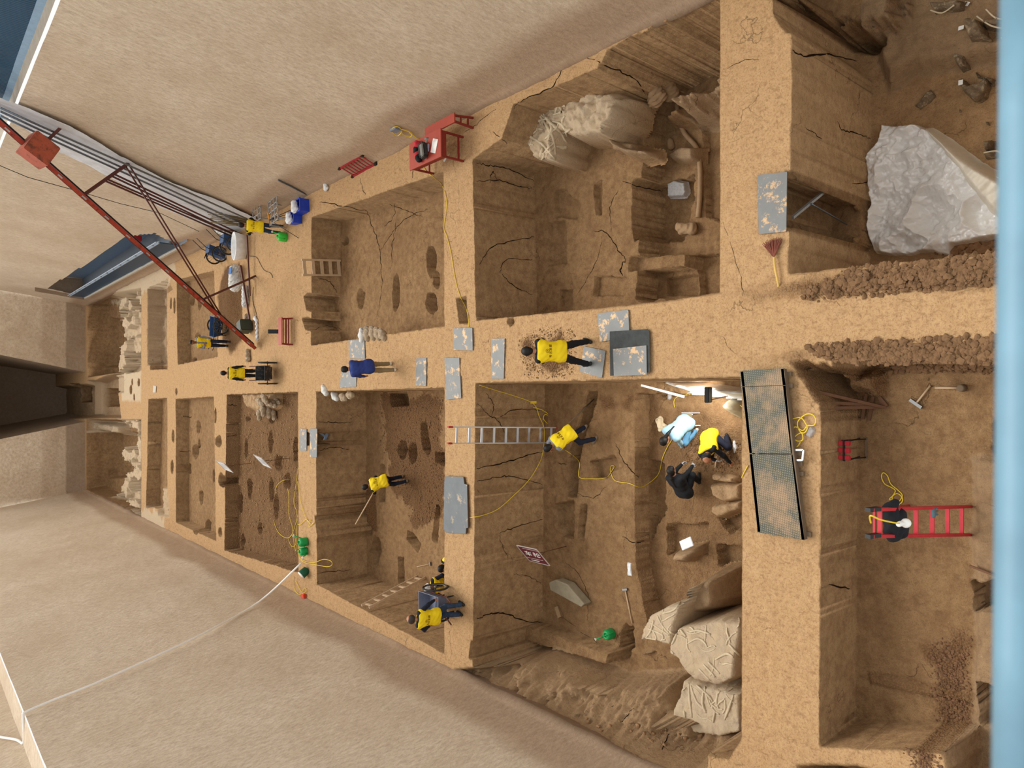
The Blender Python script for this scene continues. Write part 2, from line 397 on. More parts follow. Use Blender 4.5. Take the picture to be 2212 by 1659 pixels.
dig([(985, 645), (1008, 640), (1012, 700), (992, 700)], -.3, w=.1)      # hollow on the cross baulk
dig(ell(1103, 695, 8, 9), -.3, w=.1)
# hole undercut below the small boards, and under the big board
dig([(660, 934), (685, 934), (685, 966), (660, 962)], zat(726, G(684, 950).y) + .1, w=.05, jag=.03)
# right pit C
dig([(1022, 345), (1085, 300), (1110, 225), (1240, 170), (1560, 20), (1557, 632), (1440, 650), (1029, 692)], zRC, w=.06, jag=.01, rough=.03, ymin=7.42)
zRC2 = zRC - .75
dig([(1392, 250), (1445, 170), (1700, 60), (1700, 640), (1375, 650)], zRC2, zp=zRC, w=.1, jag=.05, rough=.05, ymin=7.42)
dig([(1375, 555), (1480, 545), (1490, 575), (1372, 590)], zRC2 + .5, zp=zRC2 + .5, w=.08, ymin=7.42)
dig([(1405, 400), (1500, 378), (1500, 440), (1480, 520), (1410, 530)], zRC2 - .5, zp=zRC2, w=.08, jag=.05, ymin=7.42)
for P in ([(1195, 415), (1215, 405), (1255, 440), (1250, 475), (1200, 470)], [(1183, 480), (1220, 475), (1225, 570), (1183, 575)], [(1283, 400), (1300, 385), (1300, 465), (1286, 465)],
          [(1285, 595), (1355, 598), (1353, 640), (1283, 640)], [(1210, 625), (1238, 625), (1238, 680), (1208, 680)]):
    dig(P, zRC - .16, zp=zRC, w=.05, jag=.02, ymin=7.42)
for P in ([(1515, 255), (1560, 245), (1560, 480), (1525, 470)], [(1505, 550), (1560, 548), (1560, 640), (1512, 640)], [(1440, 600), (1510, 592), (1510, 640), (1440, 640)]):
    dig(P, zRC2 - .2, zp=zRC2, w=.06, jag=.03, ymin=7.42)
# ragged side slope of right pit C
def slopeR(X, Y): return np.clip(-2.3 + (X - 6.15) * 2.0 + vnoise(X, Y, 1.8, 77, 5, .65) * .8, -2.9, 0)
dig([(1330, 160), (1440, 95), (1580, 10), (1560, 60), (1480, 150), (1400, 205), (1340, 215)], slopeR, w=.3, rough=.14, rf=4, dust=.2, pale=.25, ymin=7.42)
dig([(1378, 225), (1440, 190), (1450, 250), (1378, 255)], -1.9, w=.3, zp=-1.5, rough=.35, ymin=7.42)
# left pit C
dig([(1028, 828), (1605, 815), (1605, 1590), (1575, 1640), (1480, 1625), (1250, 1545), (1022, 1441)], zLC, w=.06, jag=.01, rough=.03, ymin=6.97)
zLC2 = zLC - .5
dig([(1372, 850), (1720, 840), (1720, 1400), (1500, 1420), (1400, 1350), (1372, 1200)], zLC2, zp=zLC, w=.08, jag=.03, rough=.05, ymin=6.97)
dig([(1405, 990), (1438, 1000), (1440, 1100), (1405, 1180)], zLC2 - .25, zp=zLC2, w=.1, jag=.06, ymin=6.97)
for P, d in (([(1440, 1130), (1530, 1130), (1530, 1200), (1440, 1200)], .25), ([(1548, 1175), (1640, 1185), (1640, 1240), (1550, 1225)], .3), ([(1550, 1120), (1640, 1070), (1640, 1140), (1575, 1155)], .3)):
    dig(P, zLC2 - d, zp=zLC2, w=.1, jag=.05, ymin=6.97)
stain([(1380, 870), (1620, 860), (1620, 1400), (1400, 1400)], 0, .35, zp=zLC2)
stain([(1470, 930), (1600, 940), (1600, 1010), (1470, 1020)], 0, 1, zp=zLC2)
stain([(1290, 850), (1370, 850), (1370, 900), (1300, 890)], 0, .9, zp=zLC)
trench = [(1268, 845), (1290, 845), (1285, 880), (1255, 975), (1246, 1075), (1224, 1075), (1228, 975), (1250, 910)]
dig(trench, zLC - .5, zp=zLC, w=.06, jag=.03)
for P, d in (([(1275, 995), (1328, 982), (1336, 1010), (1310, 1035), (1280, 1035)], .3), ([(1198, 1085), (1240, 1080), (1240, 1165), (1218, 1160), (1200, 1135)], .35), ([(1252, 1088), (1270, 1088), (1262, 1175), (1248, 1160)], .25)):
    dig(P, zLC - d, zp=zLC, w=.06, jag=.03, ymin=6.97)
dig([(1345, 1348), (1372, 1350), (1372, 1400), (1362, 1430), (1335, 1410)], zLC - .6, zp=zLC, w=.08, jag=.06, ymin=6.97)
# bench and ragged slope on the left side of pit C
dig([(1150, 1345), (1332, 1406), (1325, 1432), (1145, 1380)], -1.95, zp=-2.2, w=.08, jag=.02, ymin=6.97)
def slopeL(X, Y): return np.clip(-2.6 + (-6.4 - X) * 1.45 + vnoise(X, Y, 1.6, 71, 5, .65) * .8, -2.7, 0)
dig([(1050, 1420), (1160, 1410), (1290, 1480), (1420, 1475), (1450, 1540), (1604, 1560), (1604, 1612), (1560, 1640), (1250, 1545), (1110, 1485)], slopeL, zp=-1.2, w=.25, rough=.16, rf=3.5, dust=.3, pale=.15, ymin=6.97)
# right pit D (beside the walkway) and left pit D
dig([(1712, 70), (1712, 105), (1705, 592), (2300, 530), (2300, -200), (1680, -200), (1670, 30), (1700, 72)], zRD, dust=.35, w=.06, jag=.01, rough=.04)
dig([(1900, -100), (2250, -100), (2250, 120), (1960, 160), (1910, 200), (1880, 130)], zRD + .35, zp=zRD + .3, w=.3, rough=.1, rf=3, pale=.15)
dig([(1690, 45), (1760, 62), (1900, 60), (1912, 75), (1908, 95), (1860, 105), (1770, 90), (1695, 60)], zRD - .7, zp=zRD+.5, w=.2)
dig([(1670, -200), (1990, -200), (1930, 60), (1760, 60), (1700, 42), (1675, 30)], zRD + .9, w=.2, zp=zRD+.9, rough=.1, jag=.1)
UC = [(1642, 384), (1716, 384), (1716, 490), (1642, 494)]
dig(UC, zat(1862, G(1708, 430).y) + .1, w=.05, jag=.03)
dig([(1695, 370), (1716, 370), (1716, 412), (1695, 404)], zat(1800, G(1708, 430).y), w=.3, jag=.03)
dig([(1695, 470), (1716, 462), (1716, 500), (1695, 500)], zat(1780, G(1708, 430).y), w=.3, jag=.03)   # undercut beneath the board
dig([(1775, 832), (1790, 830), (1800, 780), (2300, 780), (2300, 1640), (1770, 1612)], zLD, w=.05, jag=.012, rough=.02)
dig([(1708, 785), (1780, 780), (1850, 800), (1845, 860), (1790, 870), (1760, 875), (1718, 800)], -.85, w=.25, jag=.06, rough=.05, loose=.6)
dig([(1800, 800), (1860, 810), (1870, 900), (1850, 905), (1845, 870)], zLD - .1, zp=zLD, w=.1, loose=.5)
dig([(2095, 990), (2300, 960), (2300, 1700), (2095, 1700), (2098, 1400), (2090, 1200)], zLD + .14, zp=zLD + .14, w=.15, jag=.04, rough=.04, pale=.15)
dig([(2135, 905), (2185, 890), (2185, 985), (2150, 985)], zLD - .7, zp=zLD, w=.15, jag=.05)
dig([(2090, 1255), (2200, 1255), (2200, 1330), (2098, 1325)], zLD - .45, zp=zLD + .14, w=.06, jag=.04)
dig([(2110, 1478), (2200, 1485), (2200, 1578), (2118, 1568)], zLD - .5, zp=zLD + .14, w=.06, jag=.04)
dig([(1875, 1452), (1880, 1478), (2100, 1520), (2100, 1500), (1960, 1462)], zLD + .05, zp=zLD, w=.1, loose=.5)
stain([(2030, 1380), (2095, 1350), (2098, 1700), (2030, 1700), (2005, 1420)], 0, 1, zp=zLD)
dig([(1775, 1612), (1900, 1610), (2100, 1655), (2200, 1660), (2200, 1720), (1770, 1690)], -.9, w=.3, zp=-.9, rough=.15)
# loose spoil ridges along the near end of the central baulk
def ridge(P, hh):
    P = PX(P, .1); r = region(P); X = XX[r]; Y = YY[r]; sd = sdpoly(X, Y, P)
    f = np.clip((sd + vnoise(X, Y, 3, 41, 3) * .12) / .3, 0, 1)
    ZZ[r] += f * (hh + vnoise(X, Y, 6, 42, 4, .6) * .12); SO[r][..., 0] = np.maximum(SO[r][..., 0], f); 
ridge([(1620, 625), (1730, 590), (1850, 570), (2300, 530), (2300, 618), (1900, 636), (1700, 655), (1580, 660)], .12)
ridge([(1590, 770), (1700, 748), (1850, 735), (2300, 728), (2300, 800), (1860, 800), (1790, 775), (1720, 790), (1620, 790)], .12)
stain([(1130, 735), (1170, 715), (1230, 730), (1235, 800), (1190, 818), (1140, 800)], 0, 1, soft=.3)
stain([(470, 560), (500, 545), (510, 480), (440, 520)], 0, .4)
stain([(1500, 620), (1740, 590), (1760, 640), (1520, 665)], 0, .55, soft=.5)
ZZ += vnoise(XX, YY, 14, 51, 2) * .008
def grid_mesh(name, XX, YY, ZZ, col, m):
    ny, nx = XX.shape
    v = np.stack([XX, YY, ZZ], -1).reshape(-1, 3).astype(np.float32)
    i = np.arange(ny * nx).reshape(ny, nx)
    q = np.stack([i[:-1, :-1], i[:-1, 1:], i[1:, 1:], i[1:, :-1]], -1).reshape(-1, 4).astype(np.int32)
    me = bpy.data.meshes.new(name); me.vertices.add(len(v)); me.vertices.foreach_set('co', v.ravel())
    me.loops.add(q.size); me.loops.foreach_set('vertex_index', q.ravel())
    me.polygons.add(len(q)); me.polygons.foreach_set('loop_start', np.arange(0, q.size, 4, dtype=np.int32))
    me.update(calc_edges=True)
    ca = me.color_attributes.new('soil', 'FLOAT_COLOR', 'POINT'); ca.data.foreach_set('color', col.reshape(-1, 4).astype(np.float32).ravel())
    return link(name, me, m)
fl = grid_mesh('floor', XX + DXY[..., 0], YY + DXY[..., 1], ZZ, SO, M_EARTH); tag(fl, kind='structure')
def zg(x, y):                               # ground height at a place
    i = min(len(ys) - 1, max(0, int(np.searchsorted(ys, y)))); j = min(len(xs) - 1, max(0, int(np.searchsorted(xs, x)))); return float(ZZ[i, j])
from mathutils.bvhtree import BVHTree
_v = np.stack([XX + DXY[..., 0], YY + DXY[..., 1], ZZ], -1).reshape(-1, 3); _i = np.arange(XX.size).reshape(XX.shape)
FB = BVHTree.FromPolygons(_v.tolist(), np.stack([_i[:-1, :-1], _i[:-1, 1:], _i[1:, 1:], _i[1:, :-1]], -1).reshape(-1, 4).tolist())
def on(px, py, guess=0.0):                  # the ground point seen at a pixel
    h = FB.ray_cast(Vector((0, 0, H)), ray(px, py).normalized())
    return h[0].copy() if h[0] is not None else G(px, py, guess)
# ---------------------------------------------------------------- side walls, end wall
def side_wall(name, side, y0, y1, ztop, zb=-.9, cut=None, dy=.25, dz=.12, band=1.3, yx=None):
    Y = np.arange(y0, y1 + 1e-6, dy); Z = np.arange(zb, ztop + 1e-6, dz); YY2, ZZ2 = np.meshgrid(Y, Z)
    base = (7.4 - .0155 * YY2) if side > 0 else (-7.6 - .0155 * YY2)
    X2 = base + side * ZZ2 / KB + side * (vnoise(YY2, ZZ2, .5, 61, 4) * .03 + vnoise(YY2, ZZ2, 3, 62, 3) * .012)
    X2 -= side * (np.clip(.25 - ZZ2, 0, .3) ** 2 * 1.0 * (1 + vnoise(YY2, ZZ2, 1.5, 63, 3) * .5) - np.clip(-ZZ2, 0, 1) * .5)
    col = np.zeros(YY2.shape + (4,)); col[..., 3] = 1
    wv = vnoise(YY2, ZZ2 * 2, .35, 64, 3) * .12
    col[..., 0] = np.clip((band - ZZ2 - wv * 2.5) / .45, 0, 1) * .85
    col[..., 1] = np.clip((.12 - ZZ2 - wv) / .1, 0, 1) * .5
    o = grid_mesh(name, X2, YY2, ZZ2, col, M_WALL)
    if cut:
        bm = bmesh.new(); bm.from_mesh(o.data); bm.faces.ensure_lookup_table()
        cs = np.array([f.calc_center_median()[:] for f in bm.faces])
        hit = np.zeros(len(cs), bool)
        for P in cut: hit |= sdpoly(cs[:, 1], cs[:, 2], P) > 0
        bmesh.ops.delete(bm, geom=[f for f, q in zip(bm.faces[:], hit) if q], context='FACES'); bm.to_mesh(o.data); bm.free()
    return tag(o, kind='structure')
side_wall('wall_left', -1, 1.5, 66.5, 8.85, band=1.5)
YE = 66.3
OPEN = [(61.3, .98), (61.0, 3.35), (49, 3.1), (38.6, 3.0), (36.6, 2.3), (37.4, 1.4), (38.6, .98)]
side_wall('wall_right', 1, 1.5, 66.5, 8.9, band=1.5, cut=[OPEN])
def quadgrid(name, f, nu, nv, m, soil=(0, 0, 0, 1), kind='structure'):
    u = np.linspace(0, 1, nu); v = np.linspace(0, 1, nv); U, V = np.meshgrid(u, v); X, Y, Z = f(U, V)
    col = np.zeros(U.shape + (4,)); col[:] = soil
    o = grid_mesh(name, X, Y, Z, col, m); return tag(o, kind=kind)
# end wall in two leaves beside the sunken passage
for nm, x0, x1, t0, t1 in (('wall_far', -8.9, -2.75, -10.2, -4.1), ('wall_far', .62, 6.5, 2.1, 8.2)):
    o = quadgrid(nm, lambda U, V: (x0 + (x1 - x0) * U + ((t0 - x0) * (1 - U) + (t1 - x1) * U) * V * 1.6, 66.2 + V * .8 + vnoise(U * 8, V * 8, 1, 3, 4) * .08, -1.5 + V * 10.4), 60, 80, M_WALL)
    ca = o.data.color_attributes['soil']; zc = np.linspace(-1.5, 8.9, 80)
    cc = np.zeros((80, 60, 4)); cc[..., 3] = 1; cc[..., 1] = np.clip((1.35 - zc[:, None]) / .05, 0, 1) * .55; cc[..., 0] = np.clip((3.0 - zc[:, None]) / .1, 0, 1) * .35
    ca.data.foreach_set('color', cc.astype(np.float32).ravel())
def pl(name, a, b, c, d, m=None, soil=(0, .6, 0, 1), n=30):
    a, b, c, d = map(lambda q: np.array(q, float), (a, b, c, d))
    def f(U, V):
        P = [(a[i] * (1 - U) + b[i] * U) * (1 - V) + (d[i] * (1 - U) + c[i] * U) * V for i in range(3)]
        nn = vnoise(P[1] + P[0], P[2] + P[0] * .3, 1.2, 5, 3) * .04; return P[0] + nn, P[1] + nn, P[2]
    return quadgrid(name, f, n, n, m or M_WALL, soil)
pl('wall_passage', (-2.75, 66.2, -1.5), (-2.75, 92, -1.5), (-4.3, 92, 9), (-4.1 - 1.2, 67, 9))
pl('wall_passage', (.62, 66.2, -1.5), (.62, 92, -1.5), (2.2, 92, 9), (2.1 + 1.0, 67, 9))
pl('wall_passage', (-5, 80.5, -1.2), (4, 80.5, -1.2), (4, 81.5, 9), (-5, 81.5, 9), soil=(0, .7, 0, 1))
tag(MB().box((-1.0, 80.0, 9.6), (9.5, 25.0, .4)).build('ceiling', mat('passage_concrete', (96, 90, 82), .9)), kind='structure')
# ledges and upper tiers above the side walls
def run(side, off, z, y0, y1): return [((side * 1) * ((7.4 if side > 0 else 7.6) + off) - .0155 * y, y, z) for y in (y0, y1)]
def strip(name, side, o0, z0, o1, z1, y0, y1, m, soil=(0, 0, 0, 1), n=60):
    a, b = run(side, o0, z0, y0, y1); d, c = run(side, o1, z1, y0, y1); return pl(name, a, b, c, d, m, soil, n)
k9 = 8.85 / KB
strip('trim_1', -1, k9, 8.85, k9 + .75, 8.88, 1.5, 67, M_WALL)
strip('wall_left_upper', -1, k9 + .75, 8.85, k9 + 1.9, 13.5, 1.5, 67, M_WALL, (.15, 0, 0, 1))
strip('trim_2', 1, 8.9 / KB, 8.9, 8.9 / KB + .35, 8.95, 1.5, 67, mat('ledge_concrete', (168, 156, 140), .85))
def corr(name, rgb, dark=.7, scale=14, axis=(0, 1, 0)):
    s = NT(name); v = s.coord(); wv = s.node('ShaderNodeTexWave', wave_type='BANDS', bands_direction='Y'); wv.inputs['Scale'].default_value = scale
    s.link(v, wv.inputs['Vector']); c = lin(rgb)
    s.link(s.ramp(wv.outputs['Fac'], [(.3, tuple(x * dark for x in c[:3]) + (1,)), (.6, c)]), s.b.inputs['Base Color'])
    s.b.inputs['Roughness'].default_value = .45; s.b.inputs['Metallic'].default_value = .3; s.bump(wv.outputs['Fac'], .6, .03); return s.m
M_CORR = corr('blue_corrugated', (40, 92, 128), .6, 3.2); M_CORR2 = corr('pale_corrugated', (132, 156, 184), .8, 2)
strip('trim_3', 1, 8.9 / KB + .33, 8.95, 8.9 / KB + .35, 9.12, 1.5, 29.5, mat('pale_blue_kerb', (140, 170, 196), .5))
strip('wall_right_upper', 1, 8.9 / KB + .36, 9.1, 8.9 / KB + .4, 14, 1.5, 26.3, M_CORR)
strip('wall_right_upper', 1, 8.9 / KB + 1.0, 8.9, 8.9 / KB + 2.2, 13.5, 28, 67, M_WALL)
# walkway cut into the right wall
xw = lambda y, o=0: 7.4 - .0155 * y + o
pl('wall_walkway', (xw(36, 1.5), 36, .9), (xw(62, 1.5), 62, .9), (xw(62, 1.6), 62, 4), (xw(36, 1.6), 36, 4), M_CORR2, n=8)
pl('wall_walkway', (xw(62, -.1), 61.6, .9), (xw(62, 1.5), 61.6, .9), (xw(62, 1.5), 61.6, 4), (xw(62, .3), 61.6, 4), soil=(0, .8, 0, 1))
pl('floor_walkway', (xw(36, 0), 36, 1.0), (xw(62, 0), 62, 1.0), (xw(62, 1.6), 62, 1.0), (xw(36, 1.6), 36, 1.0), mat('walkway_floor', (90, 100, 112), .6))
t = thing('walkway_railing', 'dark blue sheet metal parapet along the walkway cut in the far wall', 'railing', (xw(49), 49, 1.0))
m = MB(); a = Vector((xw(37.3, .05), 37.3, 1.42)); b = Vector((xw(61, .05), 61, 1.42)); m.beam(a, b, .05, .95); o = m.build('panel', mat('deep_blue_paint', (32, 70, 100), .45)); o.parent = t; o.location = -t.location
m = MB(); m.beam(a + Vector((0, 0, .5)), b + Vector((0, 0, .5)), .12, .05); m.beam(a + Vector((0, 0, .62)), b + Vector((0, 0, .62)), .05, .04)
o = m.build('top_rail', mat('rail_grey', (150, 166, 182), .4)); o.parent = t; o.location = -t.location
for k in range(14):
    p = a.lerp(b, (k + .5) / 14); o = MB().box(p + Vector((-.02, 0, .56)), (.06, .06, .12)).build('post', MATS['rail_grey']); o.parent = t; o.location = -t.location
m = MB(); m.beam(a + Vector((-.08, 0, -.5)), b + Vector((-.08, 0, -.5)), .14, .12); o = m.build('kerb', mat('kerb_pale', (186, 176, 162), .8)); o.parent = t; o.location = -t.location
o = MB().box((xw(42, 1.1), 42.2, 1.8), (.3, .35, .5), bev=.03).build('red_box', mat('signal_red', (190, 40, 40), .5)); tag(o, 'small red box behind the blue parapet of the cut walkway', 'box')
# rough pale bedding slope along the right far edge
def mound(name, P, ztop, zbot, w=.1, h=.035, pale=.7, rough=.03, rf=5, jag=.02, dust=0, loose=0, px=True, zp=None, parent=None, seed=9, m=None):
    Q = PX(P, zp if zp is not None else ztop) if px else P; Q = np.array(Q); zbot = zbot - .12
    x = np.arange(Q[:, 0].min() - .1, Q[:, 0].max() + .1, h); y = np.arange(Q[:, 1].min() - .1, Q[:, 1].max() + .1, h)
    X, Y = np.meshgrid(x, y); sd = sdpoly(X, Y, Q) + vnoise(X, Y, 3.5, seed, 4) * jag
    f = np.clip(sd / w + .25, 0, 1); f = f * f * (3 - 2 * f)
    Z = zbot + (( ztop if not callable(ztop) else ztop(X, Y)) - zbot) * f + vnoise(X, Y, rf, seed + 3, 4, .6) * rough * f
    c = np.zeros(X.shape + (4,)); c[..., 3] = 1; c[..., 2] = pale * np.clip(f * 1.2, 0, 1); c[..., 1] = dust; c[..., 0] = loose
    o = grid_mesh(name, X, Y, Z, c, m or M_EARTH)
    bm = bmesh.new(); bm.from_mesh(o.data); bmesh.ops.delete(bm, geom=[v for v in bm.verts if v.co.z < zbot + .004 and f.ravel()[v.index] <= 0.0], context='VERTS') if False else None
    kill = [v for v, q in zip(bm.verts[:], f.ravel()) if q <= 0]
    keepn = {n for v, q in zip(bm.verts[:], f.ravel()) if q > 0 for e in v.link_edges for n in (e.other_vert(v),)}
    bmesh.ops.delete(bm, geom=[v for v in kill if v not in keepn], context='VERTS'); bm.to_mesh(o.data); bm.free()
    if parent: o.parent = parent
    return o
# ---------------------------------------------------------------- steel conveyor and its scaffold
RED = mat('rust_red_paint', (166, 62, 42), .5, bump=.1, stain=(112, 46, 34)); DRED = mat('dark_red_tube', (92, 48, 42), .5); BELT = mat('black_belt', (30, 36, 36), .6)
P0 = on(556, 748) + Vector((0, 0, .15)); v = ray(0, 262); P1 = Vector((0, 0, H)) + v * (7.75 / v.x); D = (P1 - P0)
tip = P1 + D.normalized() * 3.0
t = thing('belt_conveyor', 'long rust red inclined spoil conveyor rising from the dig to the side wall', 'conveyor', P0)
def ch(o, t): o.parent = t; o.location = o.location - t.location; return o
side = Vector((0, 0, 1)).cross(D).normalized()
dz = Vector((0, 0, .1))
ch(MB().beam(P0 - side * .17, tip - side * .17, .1, .13).build('frame_rail', RED), t); ch(MB().beam(P0 + side * .12, tip + side * .12, .1, .13).build('frame_rail', BELT), t)
ch(MB().beam(P0 + dz * 1.3, tip + dz * 1.3, .12, .05).build('belt', BELT), t)
for k in range(16):
    p = P0.lerp(tip, (k + .5) / 16); ch(MB().beam(p - side * .24, p + side * .2, .05, .17, up=D).build('roller', mat('galvanised', (176, 180, 182), .35, .6)), t)
q = P0 + D * .93
for k, c in enumerate((.985, .93)): pass
w0 = P0.lerp(P1, .955)
ch(MB().box(w0 + Vector((-.35, -.1, -.55)), (.75, .6, .75), Euler((.3, .5, .2)), bev=.02).build('motor_box', mat('faded_red_steel', (176, 88, 64), .6, stain=(120, 70, 56))), t)
def wallp(px, py, off=.1): return WB(px, py, 1) - Vector((off, 0, 0))
for (a, b) in (((85, 318), (130, 270)), ((192, 413), (277, 347))):
    pa = P0.lerp(P1, (555 - a[0]) / 555.0); vv = ray(*a)
    # nearest point of the beam to that line of sight
    best = min((P0.lerp(P1, q / 200) for q in range(230)), key=lambda p: (p - Vector((0, 0, H))).cross(vv.normalized()).length)
    ch(MB().beam(best, wallp(*b), .09, .09).build('bracket_arm', DRED), t)
    if a[0] == 192: B2 = best; W2 = wallp(*b)
    else: B1 = best
for s_, (gx, gy) in ((0.45, (505, 486)), (.5, (512, 478)), (.6, (512, 448)), (.66, (520, 436))):
    p = B2.lerp(W2, s_); g = on(gx, gy); g.x = min(g.x, xw(g.y, -.25)); ch(MB().tube([p, g], .035).build('brace_tube', DRED), t)
for (gx, gy), s_ in (((455, 646), .93), ((468, 652), 1.0)):
    p = B2.lerp(W2, s_); g = P0.lerp(P1, .19 if s_ < 1 else .16); ch(MB().tube([p, g], .03).build('brace_tube', DRED), t)
b3 = P0.lerp(P1, .27)
for (gx, gy) in ((545, 600), (552, 596)):
    ch(MB().tube([b3, on(gx, gy)], .04).build('support_leg', DRED), t)
ch(MB().beam(on(532, 575) + Vector((0, 0, .25)), on(549, 690) + Vector((0, 0, .2)), .07, .07).build('base_tube', DRED), t)
ch(MB().beam(on(546, 510) + Vector((0, 0, .25)), on(550, 640) + Vector((0, 0, .2)), .06, .06).build('base_tube', DRED), t)
ch(MB().box(on(543, 706) + Vector((0, 0, .3)), (.5, .5, .5), Euler((0, 0, .3)), bev=.03).build('motor', mat('dark_green_steel', (54, 62, 52), .5)), t)
# pale sheeting chute and pipes up the right wall
def sheet(name, up, lo, m, off=.12, nv=8, seed=3, wr=.06):
    pu = [wallp(*p, off) for p in up]; plw = [wallp(*p, off) for p in lo]; n = len(pu)
    T = np.linspace(0, n - 1, 90); V = np.linspace(0, 1, nv * 3)
    def interp(L, t): 
        i = min(n - 2, int(t)); return L[i].lerp(L[i + 1], t - i)
    X = np.zeros((len(V), len(T), 3))
    for j, tt in enumerate(T):
        a, b = interp(pu, tt), interp(plw, tt)
        for i, vv in enumerate(V):
            X[i, j] = a.lerp(b, vv)
    nz = vnoise(X[..., 1] * 3 + X[..., 2], X[..., 2] * .8, 1.5, seed, 4); X[..., 0] += nz * wr - .05
    c = np.zeros(X.shape[:2] + (4,)); o = grid_mesh(name, X[..., 0], X[..., 1], X[..., 2], c, m); return o
TARP = mat('white_tarp', (222, 226, 232), .55, var=.1, scale=3)
o = sheet('tarpaulin', [(-30, 192), (30, 214), (150, 262), (270, 335), (380, 392), (480, 430), (560, 470)], [(-30, 222), (15, 245), (110, 310), (230, 372), (345, 442), (440, 478), (540, 500)], TARP, .06)
tag(o, 'long white tarpaulin chute hanging down the right wall behind the conveyor', 'tarpaulin')
PIPE = mat('steel_pipe', (120, 130, 140), .35, .7)
for i, (a, b) in enumerate((((0, 222), (530, 470)), ((0, 232), (520, 474)), ((0, 214), (545, 462)))):
    pa, pb = wallp(*a, .25), wallp(*b, .3)
    mm = MB().tube([pa.lerp(pb, q / 10) + Vector((0, 0, math.sin(q * .9) * .02)) for q in range(11)], .035)
    tag(mm.build('steel_pipe', PIPE), 'long grey pipe on the white tarpaulin chute, ' + ('middle one of the three', 'one nearest the conveyor', 'one along its outer edge')[i], 'pipe', 'pipes down the tarpaulin chute')
tag(MB().tube([AY(-40, 341, 26), AY(60, 383, 27.2), AY(165, 412, 28.4), AY(260, 440, 29.7), AY(345, 460, 30.8), AY(430, 500, 31.5)], .012, 6).build('wire', BELT), 'thin dark wire strung below the conveyor against the right wall', 'wire')
# blurred blue handrail of the visitor gangway, close to the lens
a = AY(2186, -60, .30); b = AY(2168, 1720, .30)
u = ray(2176, 829).normalized()
m = MB(); ca, cb = a + Vector((0, -.012, -.03)), b + Vector((0, -.012, -.03)); m.tube([ca.lerp(cb, q / 6) for q in range(7)], .034, 24)
tag(m.build('gangway_rail', mat('pale_blue_rail', (112, 150, 170), .45)), 'pale blue round handrail of the viewing gangway crossing right edge of the photo', 'handrail')
# ---------------------------------------------------------------- people (implicit surfaces meshed as one skin)
def net(F, org, h):
    """surface net of the zero level of grid F"""
    nx, ny, nz = F.shape; ins = F < 0
    c = [(i, j, k) for i in (0, 1) for j in (0, 1) for k in (0, 1)]
    def sl(a, o): return a[o[0]:nx - 1 + o[0], o[1]:ny - 1 + o[1], o[2]:nz - 1 + o[2]]
    cnt = sum(sl(ins, o).astype(np.int8) for o in c); act = (cnt > 0) & (cnt < 8)
    idx = -np.ones(act.shape, np.int64); ids = np.argwhere(act); idx[act] = np.arange(len(ids))
    P = np.zeros((len(ids), 3)); W = np.zeros(len(ids)); I = ids.T
    for a in range(8):
        for b in range(a + 1, 8):
            d = [c[b][q] - c[a][q] for q in range(3)]
            if sum(map(abs, d)) != 1: continue
            fa = F[I[0] + c[a][0], I[1] + c[a][1], I[2] + c[a][2]]; fb = F[I[0] + c[b][0], I[1] + c[b][1], I[2] + c[b][2]]
            m = (fa < 0) != (fb < 0); t = np.where(m, fa / (fa - fb + 1e-12), 0)
            for q in range(3): P[:, q] += m * (c[a][q] + d[q] * t)
            W += m
    P = P / W[:, None] + ids; V = P * h + org
    Q = []
    for ax in range(3):
        s0 = [slice(1, -1)] * 3; s0[ax] = slice(0, -1); s1 = list(s0); s1[ax] = slice(1, None)
        # edges along ax at interior grid points
        a = F[tuple(slice(1, n - 1) if q != ax else slice(0, n - 1) for q, n in enumerate(F.shape))] < 0
        b = F[tuple(slice(1, n - 1) if q != ax else slice(1, n) for q, n in enumerate(F.shape))] < 0
        e = np.argwhere(a != b)
        if not len(e): continue
        sg = a[tuple(e.T)]; base = e.copy()
        for q in range(3):
            if q != ax: base[:, q] += 1
        u, v = [(1, 2), (2, 0), (0, 1)][ax]
        def cell(du, dv):
            k = base.copy(); k[:, u] -= du; k[:, v] -= dv; return idx[k[:, 0], k[:, 1], k[:, 2]]
        q4 = np.stack([cell(0, 0), cell(1, 0), cell(1, 1), cell(0, 1)], 1)
        q4[~sg] = q4[~sg][:, ::-1]; Q.append(q4)
    return V, np.concatenate(Q)
